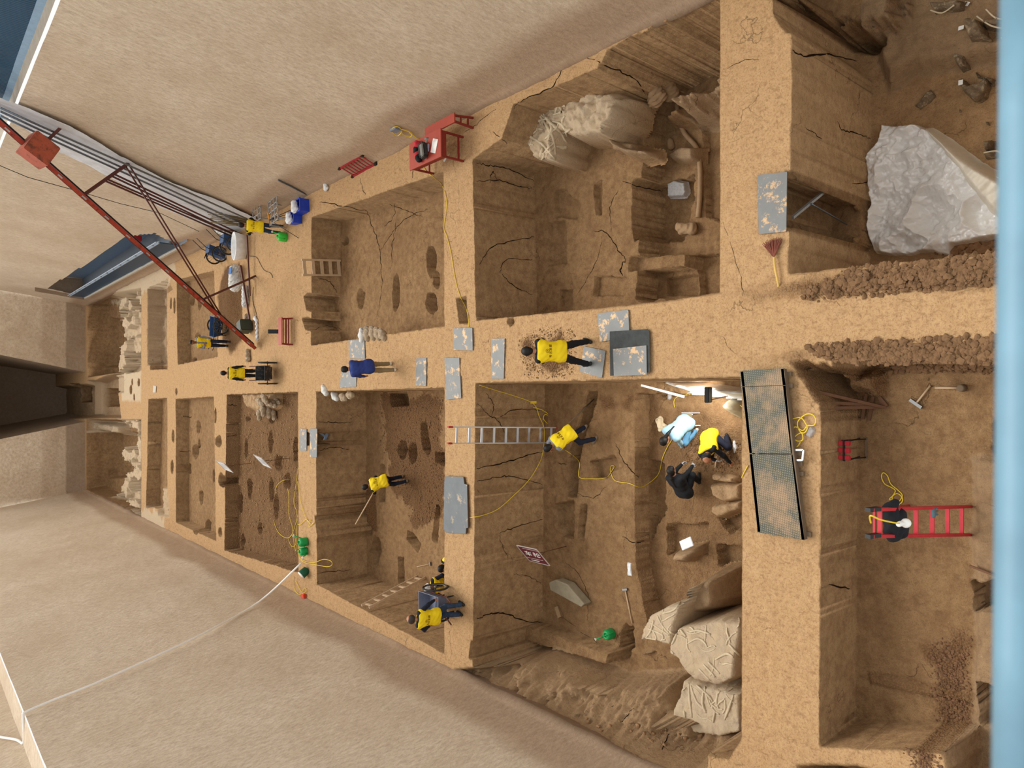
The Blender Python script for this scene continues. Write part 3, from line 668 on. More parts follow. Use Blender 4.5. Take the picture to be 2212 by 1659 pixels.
def field(prims, h, k=.03, fold=0, cut=None, seed=0):
    A = np.array([[*p[0], *p[1]] for p in prims]).reshape(-1, 2, 3); R = max(max(p[2], p[3]) for p in prims)
    lo = A.min((0, 1)) - R - .04; hi = A.max((0, 1)) + R + .04
    n = np.ceil((hi - lo) / h).astype(int) + 1
    g = [lo[i] + np.arange(n[i]) * h for i in range(3)]
    X, Y, Z = np.meshgrid(*g, indexing='ij'); F = np.full(X.shape, 1e3)
    for p in prims:
        a, b, ra, rb = np.array(p[0], float), np.array(p[1], float), p[2], p[3]; sc = p[4] if len(p) > 4 else None
        px, py, pz = X - a[0], Y - a[1], Z - a[2]; ba = b - a; L = ba @ ba
        if L < 1e-9: t = np.zeros(X.shape)
        else: t = np.clip((px * ba[0] + py * ba[1] + pz * ba[2]) / L, 0, 1)
        d = np.sqrt((px - ba[0] * t) ** 2 + (py - ba[1] * t) ** 2 + (pz - ba[2] * t) ** 2) - (ra + (rb - ra) * t)
        hh = np.clip(.5 + .5 * (F - d) / k, 0, 1); F = F * (1 - hh) + d * hh - k * hh * (1 - hh) * (F < 500)
        F = np.minimum(F, 1e3)
    if fold:
        F = F + fold * (np.sin(X * 37 + Z * 21 + seed) * np.sin(Z * 33 - Y * 24 + seed * 2) + .6 * np.sin(Z * 58 + X * 30))
    if cut is not None:
        for (pt, nn) in cut: F = np.maximum(F, (X - pt[0]) * nn[0] + (Y - pt[1]) * nn[1] + (Z - pt[2]) * nn[2])
    return F, lo
def skin(name, prims, h, m, parent, k=.03, fold=0, cut=None, extra=None, seed=0):
    F, lo = field(prims, h, k, fold, cut, seed); V, Q = net(F, lo, h)
    if extra:
        for (v2, q2) in extra: Q = np.concatenate([Q, q2 + len(V)]); V = np.concatenate([V, v2])
    me = bpy.data.meshes.new(name); me.vertices.add(len(V)); me.vertices.foreach_set('co', V.astype(np.float32).ravel())
    q = Q.astype(np.int32); me.loops.add(q.size); me.loops.foreach_set('vertex_index', q.ravel())
    me.polygons.add(len(q)); me.polygons.foreach_set('loop_start', np.arange(0, q.size, 4, dtype=np.int32)); me.update(calc_edges=True); me.validate()
    return link(name, me, m, parent, True)
# a relaxed, slightly curled hand: palm in xy plane, fingers along +y, palm faces -z, thumb on +x
def hand_geo(curl=1.0):
    pr = [((-.022, .0, 0), (-.026, .07, 0), .017, .014), ((.0, .0, 0), (.0, .078, .003), .018, .015), ((.02, .0, 0), (.024, .07, 0), .017, .014)]
    for (x, L, s) in ((-.032, .062, .008), (-.011, .078, .0085), (.010, .084, .009), (.031, .074, .0085)):
        p = Vector((x, .078 if abs(x) < .02 else .07, 0)); a = 0
        for i, f in enumerate((.45, .32, .25)):
            a += math.radians(24 * curl + 5 * i); q = p + Vector((x * .06, math.cos(a), -math.sin(a))) * L * f
            pr.append((tuple(p), tuple(q), s - i * .0008, s - (i + 1) * .0008)); p = q
    p = Vector((.03, .018, -.004))
    for d, L, r in ((Vector((.75, .6, -.25)), .036, .0125), (Vector((.45, .85, -.35)), .032, .0105), (Vector((.2, .9, -.45)), .026, .009)):
        q = p + d.normalized() * L; pr.append((tuple(p), tuple(q), r, r - .0012)); p = q
    F, lo = field(pr, .0045, .007); return net(F, lo, .0045)
HAND = hand_geo(1.0); FIST = hand_geo(2.9)
def place_hand(geo, wrist, direction, palm, right):
    V, Q = geo; V = V.copy()
    if not right: V[:, 0] *= -1; Q = Q[:, ::-1]
    y = Vector(direction).normalized(); z = -Vector(palm); z = (z - y * z.dot(y)).normalized() if (z - y * z.dot(y)).length > 1e-4 else y.orthogonal().normalized(); x = y.cross(z)
    M = np.array([x[:], y[:], z[:]]); return V @ M + np.array(wrist[:]), Q
def ik(a, b, l1, l2, hint):
    a, b = Vector(a), Vector(b); d = b - a; L = min(d.length, (l1 + l2) * .995); u = d.normalized(); b = a + u * L
    x = (l1 * l1 - l2 * l2 + L * L) / (2 * L); y = math.sqrt(max(0, l1 * l1 - x * x)); h = Vector(hint); h = h - u * h.dot(u)
    h = h.normalized() if h.length > 1e-4 else u.orthogonal().normalized(); return a + u * x + h * y, b
SKIN = mat('skin', (176, 122, 92), .55, var=.08); SKIN_D = mat('tanned_skin', (132, 86, 62), .55, var=.08)
YEL = mat('yellow_vest_cloth', (244, 214, 24), .75, var=.05, bump=.15); BLK = mat('black_cloth', (22, 24, 30), .85, bump=.2); NAVY = mat('navy_cloth', (24, 30, 48), .85, bump=.2)
JEAN = mat('blue_denim', (42, 62, 88), .85, bump=.2, stain=(64, 86, 112)); HAIR = mat('black_hair', (22, 19, 18), .6); HAIRG = mat('greying_hair', (62, 54, 50), .7)
BLUE = mat('royal_blue_jacket', (38, 58, 128), .7, bump=.15); KHAKI = mat('khaki_cloth', (134, 118, 88), .85, bump=.2); GREYC = mat('grey_cloth', (128, 134, 146), .85, bump=.2)
LBLUE = mat('light_blue_cloth', (158, 198, 222), .8, bump=.15); LJEAN = mat('pale_blue_denim', (104, 160, 200), .85, bump=.2); GLOVE = mat('grey_glove', (184, 186, 190), .8, bump=.3)
SHOE = mat('dark_shoe', (34, 36, 34), .6); SHOEL = mat('pale_shoe', (206, 200, 186), .6); SHOEG = mat('muddy_shoe', (122, 108, 90), .8); EYE = mat('eye_dark', (20, 16, 14), .3); LIP = mat('lips', (140, 76, 68), .5)
INK = mat('vest_print', (112, 58, 18), .7); HELM = mat('white_helmet', (228, 230, 232), .3); HATM = mat('cream_hat', (214, 196, 164), .9, bump=.3); WHITE = mat('matt_white', (236, 236, 232), .6)
CJK = None
def glyphs(text, size, m, name, ext=.002):
    cu = bpy.data.curves.new(name, 'FONT'); cu.body = text; cu.size = size; cu.extrude = ext; cu.align_x = 'CENTER'; cu.align_y = 'CENTER'; cu.resolution_u = 3; cu.space_character = 1.25
    o = bpy.data.objects.new(name, cu); C.objects.link(o); bpy.context.view_layer.update()
    me = bpy.data.meshes.new_from_object(o.evaluated_get(bpy.context.evaluated_depsgraph_get())); bpy.data.objects.remove(o); bpy.data.curves.remove(cu); return me
def person(label, loc, heading, hip=(0, 0, .9), lean=5, side=0, twist=0, feet=((-.11, 0, 0), (.11, 0, 0)), hands=((-.3, .1, .8), (.3, .1, .8)), elbow=((-.5, -1, 0), (.5, -1, 0)), knee=((0, 1, 0), (0, 1, 0)),
           head=(15, 0), vest=YEL, shirt=BLK, trousers=BLK, shoes=SHOE, hair=HAIR, bald=False, glove=(None, None), scale=1.0, skinm=SKIN, grip=(False, False), longhair=False, open_vest=False, logo=True, helmet=False, foot_yaw=(0, 0), sleeve=True, shoefit=1.0, palm=None):
    t = thing('person', label, 'person', loc, heading); t.scale = (scale,) * 3
    hip = Vector(hip); R = Euler((math.radians(-lean), math.radians(side), math.radians(twist)), 'ZXY').to_matrix()
    up = lambda x, y, z: hip + R @ Vector((x, y, z))
    RH = Euler((math.radians(-lean * .55 - head[0]), 0, math.radians(twist + head[1])), 'ZXY').to_matrix()
    nk = up(0, .015, .50); hc = nk + RH @ Vector((0, .02, .155))
    hd = lambda x, y, z: hc + RH @ Vector((x, y, z))
    sh = [up(-.175, 0, .455), up(.175, 0, .455)]; hj = [hip + Vector((-.09, 0, -.02)), hip + Vector((.09, 0, -.02))]
    T = lambda v: tuple(v)
    body, sh_p, tr_p, vest_p, glv = [], [], [], [], []
    torso = [(T(up(-.07, 0, .02)), T(up(.07, 0, .02)), .125, .125), (T(up(-.06, .005, .18)), T(up(.06, .005, .18)), .112, .112), (T(up(-.085, .005, .34)), T(up(.085, .005, .34)), .115, .115), (T(up(-.13, 0, .43)), T(up(.13, 0, .43)), .075, .075),
             (T(up(0, 0, .05)), T(up(0, 0, .4)), .11, .11)]
    body += torso + [(T(up(0, 0, .44)), T(nk), .07, .055), (T(nk), T(hd(0, -.01, -.05)), .054, .052)]
    face = [(T(hd(0, -.015, .03)), T(hd(0, .01, .035)), .092, .088), (T(hd(0, .02, -.04)), T(hd(0, .045, -.075)), .062, .04), (T(hd(0, .085, .0)), T(hd(0, .102, -.022)), .012, .016),
            (T(hd(-.085, -.005, -.01)), T(hd(-.088, -.01, .015)), .014, .018), (T(hd(.085, -.005, -.01)), T(hd(.088, -.01, .015)), .014, .018), (T(hd(-.035, .078, .03)), T(hd(.035, .078, .03)), .016, .016)]
    body += face
    extra = []; HG = []
    for i in (0, 1):
        s = -1 if i == 0 else 1
        el, wr = ik(sh[i], Vector(hands[i]), .285, .255, R @ Vector(elbow[i]))
        body += [(T(sh[i]), T(el), .052, .042), (T(el), T(wr), .041, .026)]
        sh_p += [(T(up(s * .09, 0, .42)), T(sh[i]), .085, .07), (T(sh[i]), T(el), .068, .055), (T(el), T(wr - (wr - el) * .05), .054, .040)] if sleeve else [(T(sh[i]), T(el.lerp(sh[i], .3)), .07, .066)]
        vest_p += [(T(up(s * .1, 0, .42)), T(sh[i].lerp(el, .12)), .088, .078)]
        kn, an = ik(hj[i], Vector(feet[i]) + Vector((0, 0, .085)), .43, .42, knee[i])
        fy = Euler((0, 0, math.radians(foot_yaw[i]))).to_matrix() @ Vector((0, 1, 0)); ft = Vector(feet[i])
        body += [(T(hj[i]), T(kn), .078, .052), (T(kn), T(an), .053, .036), (T(an), T(ft + fy * .13 + Vector((0, 0, .03))), .036, .026)]
        tr_p += [(T(hip + Vector((s * .06, 0, .02))), T(hj[i]), .13, .11), (T(hj[i]), T(kn), .098, .072), (T(kn), T(an + (kn - an) * .04), .072, .06)]
        d = (wr - el).normalized(); pm = Vector(palm[i]) if palm else (R @ Vector((-s * .8, .2, -.6)))
        g = place_hand(FIST if grip[i] else HAND, wr - d * .012, d, pm, i == 1); HG.append((g, glove[i], wr, el))
        if glove[i] is None: extra.append(g)
        # shoe
        sp = [(T(ft - fy * .05 + Vector((0, 0, .045))), T(ft + fy * .05 + Vector((0, 0, .045))), .043, .045), (T(ft + fy * .05 + Vector((0, 0, .04))), T(ft + fy * .16 + Vector((0, 0, .032))), .046, .036)]
        skin('shoe', sp, .014, shoes, t, .02, cut=[((ft.x, ft.y, ft.z + .0), (0, 0, -1))])
    skin('body', body, .0135, skinm, t, .028, extra=extra)
    skin('trousers', tr_p, .0165, trousers, t, .045, fold=.004, seed=len(label))
    g_ = .012 if vest is not None else .032
    tv = [(p[0], p[1], p[2] + g_, p[3] + g_) for p in torso] + ([(T(up(-.08, 0, -.06)), T(up(.08, 0, -.06)), .145, .145)] if vest is None else [])
    skin('shirt', tv + sh_p, .0165, shirt, t, .04, fold=.003)
    if vest is not None:
        vp = [(p[0], p[1], p[2] + .032, p[3] + .03) for p in torso] + vest_p + [(T(up(-.09, 0, -.07)), T(up(.09, 0, -.07)), .135, .135)]
        vo = skin('vest', vp, .0155, vest, t, .045, fold=.0045, seed=len(label) * 2, cut=[(T(up(0, 0, -.12)), T(R @ Vector((0, 0, -1)))), (T(up(0, 0, .50)), T(R @ Vector((0, 0, 1))))])
        if open_vest:
            skin('shirt_front', [(T(up(0, .1, .1)), T(up(0, .1, .44)), .07, .06)], .015, shirt, t, .02)
        if logo:
            for kind in ('ring', 'text'):
                if kind == 'text': me = glyphs('考古发掘', .062, INK, 'print')
                else:
                    mb = MB(); mb.tube([(math.cos(a_ * PI / 10) * .036, math.sin(a_ * PI / 10) * .036, 0) for a_ in range(20)], .0035, 6, closed=True); mb.tube([(-.016, -.012, 0), (0, .014, 0), (.018, -.006, 0)], .005, 6)
                    me = bpy.data.meshes.new('emblem'); mb.bm.to_mesh(me); mb.bm.free()
                off = .24 if kind == 'text' else .31
                from mathutils.bvhtree import BVHTree
                bv = BVHTree.FromPolygons([v.co[:] for v in vo.data.vertices], [p.vertices[:] for p in vo.data.polygons])
                dirn = R @ Vector((0, 1, 0)); ok = True
                for v in me.vertices:
                    st = up(v.co.x, -.6, off + v.co.y); hit = bv.ray_cast(st, dirn)
                    if hit[0] is None: v.co = st + dirn * .45
                    else: v.co = hit[0] - dirn * (.004 + v.co.z)
                link('print' if kind == 'text' else 'emblem', me, INK, t)
    for (g, gm, wr, el) in HG:
        if gm is not None:
            me = bpy.data.meshes.new('glove'); me.from_pydata([tuple(v) for v in g[0]], [], [tuple(int(x) for x in q) for q in g[1]])
            go = link('glove', me, gm, t, True)
            skin('glove_cuff', [(T(wr), T(wr.lerp(el, .22)), .036, .036)], .012, gm, go)
            go.children[0].parent = go
    if helmet:
        m = MB(); prof = [(.118, .0), (.116, .03), (.1, .085), (.06, .118), (.012, .128)]
        q = MB(); q.lathe([(.135, -.008), (.135, 0), (.118, .008), (.116, .03), (.1, .085), (.06, .118), (.01, .13)], 24, hd(0, 0, .045), rot=RH.to_euler()); q.build('helmet', HELM, t)
    elif bald: skin('hair', [(T(hd(-.03, -.03, .0)), T(hd(.03, -.03, .0)), .09, .09), (T(hd(0, -.04, .03)), T(hd(0, -.02, .05)), .08, .07)], .012, hair, t, .02)
    else: skin('hair', [(T(hd(0, -.03, .045)), T(hd(0, -.005, .06)), .1, .092), (T(hd(0, -.045, .0)), T(hd(0, -.045, -.02)), .085, .07)], .012, hair, t, .02, fold=.002)
    if longhair: skin('ponytail', [(T(hd(0, -.09, .02)), T(hd(0, -.14, -.1)), .045, .04), (T(hd(0, -.14, -.1)), T(up(0.02, -.15, .32)), .04, .02)], .012, hair, t, .02, fold=.003)
    for s in (-1, 1): MB().ball(hd(s * .034, .087, .012), .011, 8).build('eye', EYE, t)
    MB().ball(hd(0, .083, -.052), (.022, .01, .006), 8, rot=RH.to_euler()).build('mouth', LIP, t)
    t['_dummy'] = 0; del t['_dummy']
    return t
HD = math.radians
BACK = 0.0      # facing away from the gangway
# 1 man walking back through row four
g = on(492, 742); person('man in yellow vest and dark trousers facing the camera beside the blue handcart', g, HD(172), lean=4, feet=((-.1, .18, 0), (.12, -.12, 0)), hands=((-.22, .1, .85), (.1, .3, 1.12)), head=(4, -10), logo=False, open_vest=True, skinm=SKIN_D, vest=YEL, shirt=GREYC, trousers=NAVY, scale=1.0)
# 2 man with black handcart
g2 = on(588, 806) + Vector((0, .95, 0)); person('man in yellow vest pulling a black handcart along the central walkway, seen from behind', g2, HD(0), lean=8, feet=((-.1, .12, 0), (.1, -.1, 0)), hands=((-.3, -.12, .78), (.3, -.12, .78)), grip=(True, True))
# 3 man at the material heap
g = on(611, 497); person('man in yellow vest and blue jeans reaching towards the white basin and sacks', g, HD(-4), lean=20, feet=((-.13, 0, 0), (.15, 0.02, 0)), hands=((-.2, .58, 1.05), (.28, .5, .95)), elbow=((-1, -.2, 0), (1, -.2, 0)), trousers=JEAN, shirt=BLK, head=(25, 5))
# 4 man in blue jacket
g = on(851, 793); person('person in royal blue jacket, black cap and khaki trousers walking on the central walkway', g, HD(6), lean=24, side=-6, feet=((-.1, -.1, 0), (.12, .14, 0)), hands=((-.25, .42, .75), (.12, .5, .8)), vest=None, shirt=BLUE, trousers=KHAKI, shoes=SHOEL, head=(30, 0), logo=False)
# 5 digger in pit B with a long shovel
g5 = on(876, 1035); p5 = person('bending man in yellow vest digging with a long wooden pole in the far left pit', g5, HD(28), hip=(0, -.06, .88), lean=42, feet=((-.12, -.1, 0), (.14, .1, 0)), hands=((-.12, .68, .95), (.1, .42, .82)), elbow=((-1, 0, -.3), (1, -.3, -.3)), grip=(True, True), head=(12, 0), trousers=NAVY, shoes=SHOEG)
# 6 man in jeans with cart on the cross baulk
g6 = on(1000, 1315); person('man in yellow vest and blue jeans standing behind the mesh handcart on the cross baulk', g6, HD(-12), lean=9, side=0, hip=(-.02, 0, .9), feet=((-.16, .02, 0), (.14, .0, 0)), hands=((-.38, .2, .9), (.36, .16, .88)), elbow=((-1, -.6, 0), (1, -.6, 0)), trousers=JEAN, hair=HAIRG, head=(16, 0), bald=True, shirt=NAVY)
# 7 white helmet, climbing pose just below the edge
g7 = G(960, 1268, -.62); person('man in white helmet, open yellow vest and grey gloves sitting just below the cross baulk', (g7.x, g7.y + .35, zLB), HD(185), hip=(0, 0, 1.15), lean=14, feet=((-.16, .3, .5), (.22, .34, .5)), hands=((-.16, .42, 1.24), (.24, .36, 1.22)), elbow=((-1, -.2, -.3), (1, -.2, -.3)), glove=(GLOVE, GLOVE), helmet=True, open_vest=True, logo=False, shirt=NAVY, head=(-8, 0), skinm=SKIN_D)
# 8 mostly hidden worker
g8 = G(958, 1205, -.45); person('worker in yellow vest almost hidden behind the cross baulk edge, only head and shoulder showing', (g8.x - .05, g8.y + .28, zLB), HD(80), hip=(0, 0, .8), lean=30, hands=((-.2, .4, .6), (.2, .4, .6)), logo=False)
# 9 bending worker on the central walkway
g9 = on(1275, 762); person('big man in yellow vest and black trousers bending over the loose soil on the walkway', g9, HD(0), hip=(0, -.02, .93), lean=26, feet=((-.24, 0, 0), (.24, 0, 0)), hands=((-.14, .5, .78), (.2, .46, .8)), elbow=((-1, 0, .2), (1, 0, .2)), head=(22, 0), scale=1.03, foot_yaw=(10, -20))
# 10 worker with a pole in pit C
g10 = on(1277, 940); person('man in yellow vest over grey sleeves bending at the ladder foot with a long pole', g10, HD(52), hip=(.03, -.1, .86), lean=46, feet=((-.2, -.05, 0), (.26, -.05, 0)), hands=((.1, .5, .72), (.26, .66, .9)), elbow=((-1, 0, -.3), (1, 0, .3)), grip=(True, True), head=(10, -10), shirt=GREYC, trousers=NAVY, shoes=SHOEG)
# 11 woman in light blue
g11 = on(1500, 922); person('woman in light blue top and pale jeans crouching under the floodlight with a cream hat', g11, HD(62), hip=(0, -.12, .46), lean=40, feet=((-.12, .05, 0), (.12, .1, 0)), hands=((-.12, .55, .22), (.14, .5, .2)), knee=((-.3, 1, .3), (.3, 1, .3)), vest=None, shirt=LBLUE, trousers=LJEAN, logo=False, longhair=True, head=(20, 0), shoes=SHOEL)
# 12 man reaching with brush
g12 = on(1562, 950); person('balding man in yellow vest squatting and reaching down with a brush in a bare hand', g12, HD(118), hip=(0, -.1, .48), lean=48, feet=((-.16, .0, 0), (.16, .02, 0)), hands=((-.16, .82, .2), (.16, .42, .36)), knee=((-.4, 1, .4), (.4, 1, .4)), bald=True, head=(10, 0), shirt=BLK, trousers=NAVY, glove=(None, GLOVE), logo=False, skinm=SKIN)
# 13 crouching person in black
g13 = on(1500, 1042); person('person in black jacket crouching over the excavated block, long dark hair falling forward', g13, HD(-88), hip=(0, -.16, .44), lean=46, feet=((-.18, .1, 0), (.16, .06, 0)), hands=((-.12, .5, .22), (.16, .48, .2)), knee=((-.5, 1, .4), (.5, 1, .4)), vest=None, shirt=BLK, trousers=BLK, logo=False, longhair=True, head=(22, 0), glove=(GLOVE, GLOVE))
# ---------------------------------------------------------------- things on the ground
PLATE = mat('grey_blue_sheet', (112, 114, 114), .5, .2, var=.08, scale=4.5, stain=(190, 158, 120), sfac=(.55, .6)); PLATE2 = mat('dusty_grey_sheet', (96, 102, 106), .55, .2, var=.1, scale=3, stain=(176, 156, 130), sfac=(.58, .7))
MAT_ = mat('black_rubber_mat', (62, 66, 66), .8, var=.25, scale=8, stain=(150, 140, 122), sfac=(.64, .7)); EDGE = mat('plywood_edge', (92, 70, 50), .9)
def plate(label, quad, z=.03, th=.02, m=PLATE, name='cover_board', cat='board', group='cover boards on the earth walkways', tilt=0, z2=None):
    pts = [G(p[0], p[1], z) for p in quad]
    mb = MB(); n = len(pts); zz = [max(z, max(zg(p.x, p.y) for p in pts) + .012 if z2 is None else z) for p in pts]
    if z2 is not None: zz = [z] * n
    mb.prism([(p.x, p.y) for p in pts], [q - th for q in zz], zz)
    return tag(mb.build(name, m), label, cat, group)
plate('grey board with tan stains covering the big hole beside the plastic sheet', [(1636, 378), (1700, 371), (1698, 500), (1639, 506)], .06)
plate('grey board with tan stains half under the black rubber mat', [(1290, 677), (1357, 669), (1359, 714), (1357, 730), (1296, 738)], .04)
tag(plate('', [(1317, 716), (1398, 711), (1403, 716), (1404, 804), (1318, 812)], .06, .012, MAT_, 'rubber_mat'), 'black scuffed rubber mat under a grey board at the walkway edge', 'mat'); 
del bpy.data.objects['rubber_mat']['group']
plate('clean grey board lying on top of the black rubber mat', [(1324, 754), (1396, 746), (1397, 809), (1326, 813)], .085)
plate("scratched grey board under the bending man's left foot", [(1262, 748), (1308, 758), (1300, 816), (1252, 803)], .035)
plate('narrow heavily stained grey board left of the loose soil heap', [(1061, 732), (1090, 731), (1088, 818), (1061, 818)], .035)
plate('square grey board at the crossing beside the yellow cable', [(979, 709), (1020, 708), (1021, 757), (979, 756)], .035)
plate('upper of two overlapping grey boards at the crossing edge', [(960, 773), (992, 773), (993, 814), (962, 816)], .035)
plate('lower of two overlapping grey boards, jutting over the pit corner', [(963, 816), (994, 812), (996, 860), (964, 863)], .05)
plate('small grey board alone near the pit edge behind the blue jacket', [(899, 774), (921, 773), (920, 834), (898, 833)], .035)
plate('square grey board right beside the man in the blue jacket, farther side', [(753, 735), (787, 735), (788, 775), (754, 774)], .035)
plate('stained grey board beneath the head of the man in the blue jacket', [(737, 802), (770, 800), (769, 835), (734, 838)], .035)
plate('narrow grey board, farther of the pair beside the small wall hole', [(648, 926), (662, 927), (662, 974), (648, 974)], .035)
plate('narrow grey board covering the small wall hole', [(669, 926), (685, 926), (684, 988), (669, 987)], .05)
plate('short pale board on the far end of the central walkway', [(331, 833), (337, 834), (336, 848), (330, 848)], .04, m=mat('weathered_board', (190, 184, 172), .8))
t = thing('long_cover_board', 'long worn grey sheet with notched corners bridging the cross baulk', 'board', G(985, 1090, .05))
m = MB(); Q = [(962, 1029), (1001, 1030), (1003, 1045), (1009, 1047), (1011, 1140), (1007, 1141), (1006, 1153), (962, 1150), (959, 1142), (960, 1040)]
m.prism([(G(*p, .07).x, G(*p, .07).y) for p in Q], .055, .075); ch(m.build('sheet', PLATE2), t)
m = MB(); m.prism([(G(*p, .05).x, G(*p, .05).y - .03) for p in Q], .03, .052); ch(m.build('backing_board', EDGE), t)
# chequer plate gangway on timbers
def chequer():
    s = NT('chequer_plate'); v = s.coord((1, 1, 1), (0, 0, .12)); a = s.node('ShaderNodeTexWave', wave_type='BANDS', bands_direction='X'); b = s.node('ShaderNodeTexWave', wave_type='BANDS', bands_direction='Y')
    for q in (a, b): q.inputs['Scale'].default_value = 8.0; s.link(v, q.inputs['Vector'])
    f = s.math('MULTIPLY', a.outputs['Fac'], b.outputs['Fac']); n = s.noise(v, 2.2, 8, .7)
    col = s.mix(s.ramp(f, [(.25, (0, 0, 0, 1)), (.45, (1, 1, 1, 1))]), lin((66, 68, 60)), lin((118, 114, 94)))
    col = s.mix(s.ramp(n, [(.44, (0, 0, 0, 1)), (.62, (.8, .8, .8, 1))]), col, lin((150, 122, 92)))
    s.link(col, s.b.inputs['Base Color']); s.b.inputs['Roughness'].default_value = .5; s.b.inputs['Metallic'].default_value = .3; s.bump(f, .5, .01); return s.m
CHQ = chequer(); TIM = mat('old_timber', (112, 96, 78), .9, bump=.2)
t = thing('chequer_gangway', 'long gangway of dirty chequered steel plates laid along the near baulk', 'gangway', G(1665, 980, .1))
zt = .17
for Q in ([(1599, 801), (1694, 795), (1697, 832), (1600, 835)], [(1601, 836), (1697, 833), (1711, 980), (1619, 979)], [(1619, 981), (1712, 982), (1738, 1167), (1636, 1150)]):
    pp = [G(*p, zt) for p in Q]; ch(MB().prism([(p.x, p.y) for p in pp], zt - .012, zt).build('plate', CHQ), t)
e0, e1 = G(1693, 797, .12), G(1738, 1165, .12); f0, f1 = G(1606, 803, .12), G(1643, 1148, .12)
ch(MB().beam(e0, e1, .05, .1).build('timber', TIM), t); ch(MB().beam(f0, f1, .05, .1).build('timber', TIM), t)
for k in (.03, .1, .5, .56, .62, .97):
    p, q = e0.lerp(e1, k), f0.lerp(f1, k); ch(MB().beam(p + Vector((0, -.1, -.06)), q + Vector((0, 0, -.06)), .07, .05).build('timber', TIM), t)
# ladders
ALU = mat('aluminium', (206, 212, 220), .35, .6, var=.04); WOOD = mat('ladder_wood', (196, 170, 138), .8, bump=.2); REDP = mat('red_fibreglass', (186, 40, 52), .45); CAPB = mat('black_plastic', (28, 28, 30), .5)
def ladder(label, a, b, wid, n, m, rail, rung, name='ladder', right=Vector((1, 0, 0)), cap=None, start=.06, double=False):
    t = thing(name, label, 'ladder', a); d = (b - a); u = d.normalized(); nrm = right.cross(u).normalized(); r = u.cross(nrm).normalized() * (1 if u.cross(nrm).dot(right) > 0 else -1)
    for s in (-1, 1):
        ch(MB().beam(a + r * s * wid / 2, b + r * s * wid / 2, rail[0], rail[1], up=nrm).build('rail', m), t)
        if cap: 
            for e in (a, b): ch(MB().beam(e + r * s * wid / 2 - u * .06, e + r * s * wid / 2 + u * .06, rail[0] * 1.5, rail[1] * 1.4, up=nrm).build('end_cap', cap), t)
    for k in range(n):
        p = a + d * (start + (1 - 2 * start) * k / (n - 1)); ch(MB().beam(p - r * wid / 2, p + r * wid / 2, rung[0], rung[1], up=nrm).build('rung', m), t)
    return t
b = on(1203, 940); e = G(1030, 940, .05); u = (e - b).normalized(); v = ray(971, 940)
best = min((b + u * q * .02 for q in range(400)), key=lambda p: (p - Vector((0, 0, H))).cross(v.normalized()).length)
ladder('bright aluminium ladder leaning on the cross baulk, reaching down into the left pit', b, best, .42, 9, ALU, (.03, .07), (.06, .03), cap=mat('red_cap', (176, 46, 44), .5))
b = on(737, 579); e = G(672, 578, .06)
ladder('short wooden ladder leaning in the far right pit opposite the red workbench', b, e + (e - b).normalized() * .35, .55, 5, WOOD, (.07, .06), (.12, .04), 'ladder')
a = on(910, 1246); b = G(795, 1302, .05) + Vector((-.1, 0, .1)); ladder('wooden ladder propped diagonally against the left side wall of the pit', a, b, .5, 7, WOOD, (.04, .07), (.07, .035), right=Vector((.1, -1, .05)))
dd_ = Vector((.09, 0, .24)); ladder('small red folding ladder lying on its side at the foot of the right wall', on(762, 381) + dd_, on(812, 354) + dd_, .5, 8, mat('dark_red_fibreglass', (158, 34, 44), .5), (.045, .08), (.05, .02), right=Vector((.35, 0, .93)), cap=CAPB)
# red step ladder in the near pit with lamp and jacket
zf = zLD; f1, f2 = G(2095, 1094, zf), G(2095, 1155, zf); yl = f1.y
tp = AY(1876, 1129, yl + .15)
t = thing('step_ladder', 'red folding step ladder standing in the near left pit with a black jacket', 'ladder', (tp.x, yl, zf))
top = Vector((tp.x, yl + .12, tp.z)); W0, W1 = .52, .3
for s, ww in ((-1, 1), (1, 1)):
    ch(MB().beam((f1 + f2) / 2 + Vector((s * (f1 - f2).length / 2, 0, 0)), top + Vector((s * .17, 0, 0)), .04, .075).build('rail', REDP), t)
    ch(MB().beam((G(1962, 1093 if s > 0 else 1156, zf)), top + Vector((s * .17, .05, -.02)), .035, .05).build('rear_rail', REDP), t)
    ch(MB().beam(top + Vector((s * .17, -.03, -.16)), top + Vector((s * .17, .02, .05)), .05, .08).build('hinge', CAPB), t)
fm = (f1 + f2) / 2
for k in range(6):
    q = .1 + .165 * k; p = fm.lerp(top, q); hw = ((f1 - f2).length / 2) * (1 - q) + .17 * q; ch(MB().box(p, (hw * 2, .055, .025)).build('step', REDP), t)
    if k in (1, 3, 5):
        p2 = (G(1962, 1093, zf) + G(1962, 1156, zf)).__mul__(.5).lerp(top, q); ch(MB().box(p2, (.54 * (1 - q) + .34 * q, .03, .03)).build('rear_brace', REDP), t)
pj = fm.lerp(top, .78)
o = skin('jacket', [((-.16, 0, -.03), (.16, .02, 0), .1, .1), ((-.12, -.06, -.16), (.12, -.06, -.14), .09, .07), ((.2, .02, .02), (.27, -.02, -.06), .06, .05)], .015, BLK, None, .05, fold=.012); o.location = pj + Vector((0, .03, .08)); tag(o, 'black jacket folded over the top steps of the red step ladder', 'jacket')
pb = AY(1957, 1130, yl - .12); t = thing('lamp_bulb', 'white bulb lamp hanging in front of the red step ladder', 'lamp', pb)
BULB = mat('bulb_glass', (240, 242, 238), .3, var=.01)
ch(MB().ball(pb, (.062, .062, .075), 16).build('bulb', BULB), t); ch(MB().lathe([(.03, 0), (.036, .02), (.034, .1), (.02, .12)], 14, pb + Vector((0, .03, .06))).build('socket', WHITE), t)
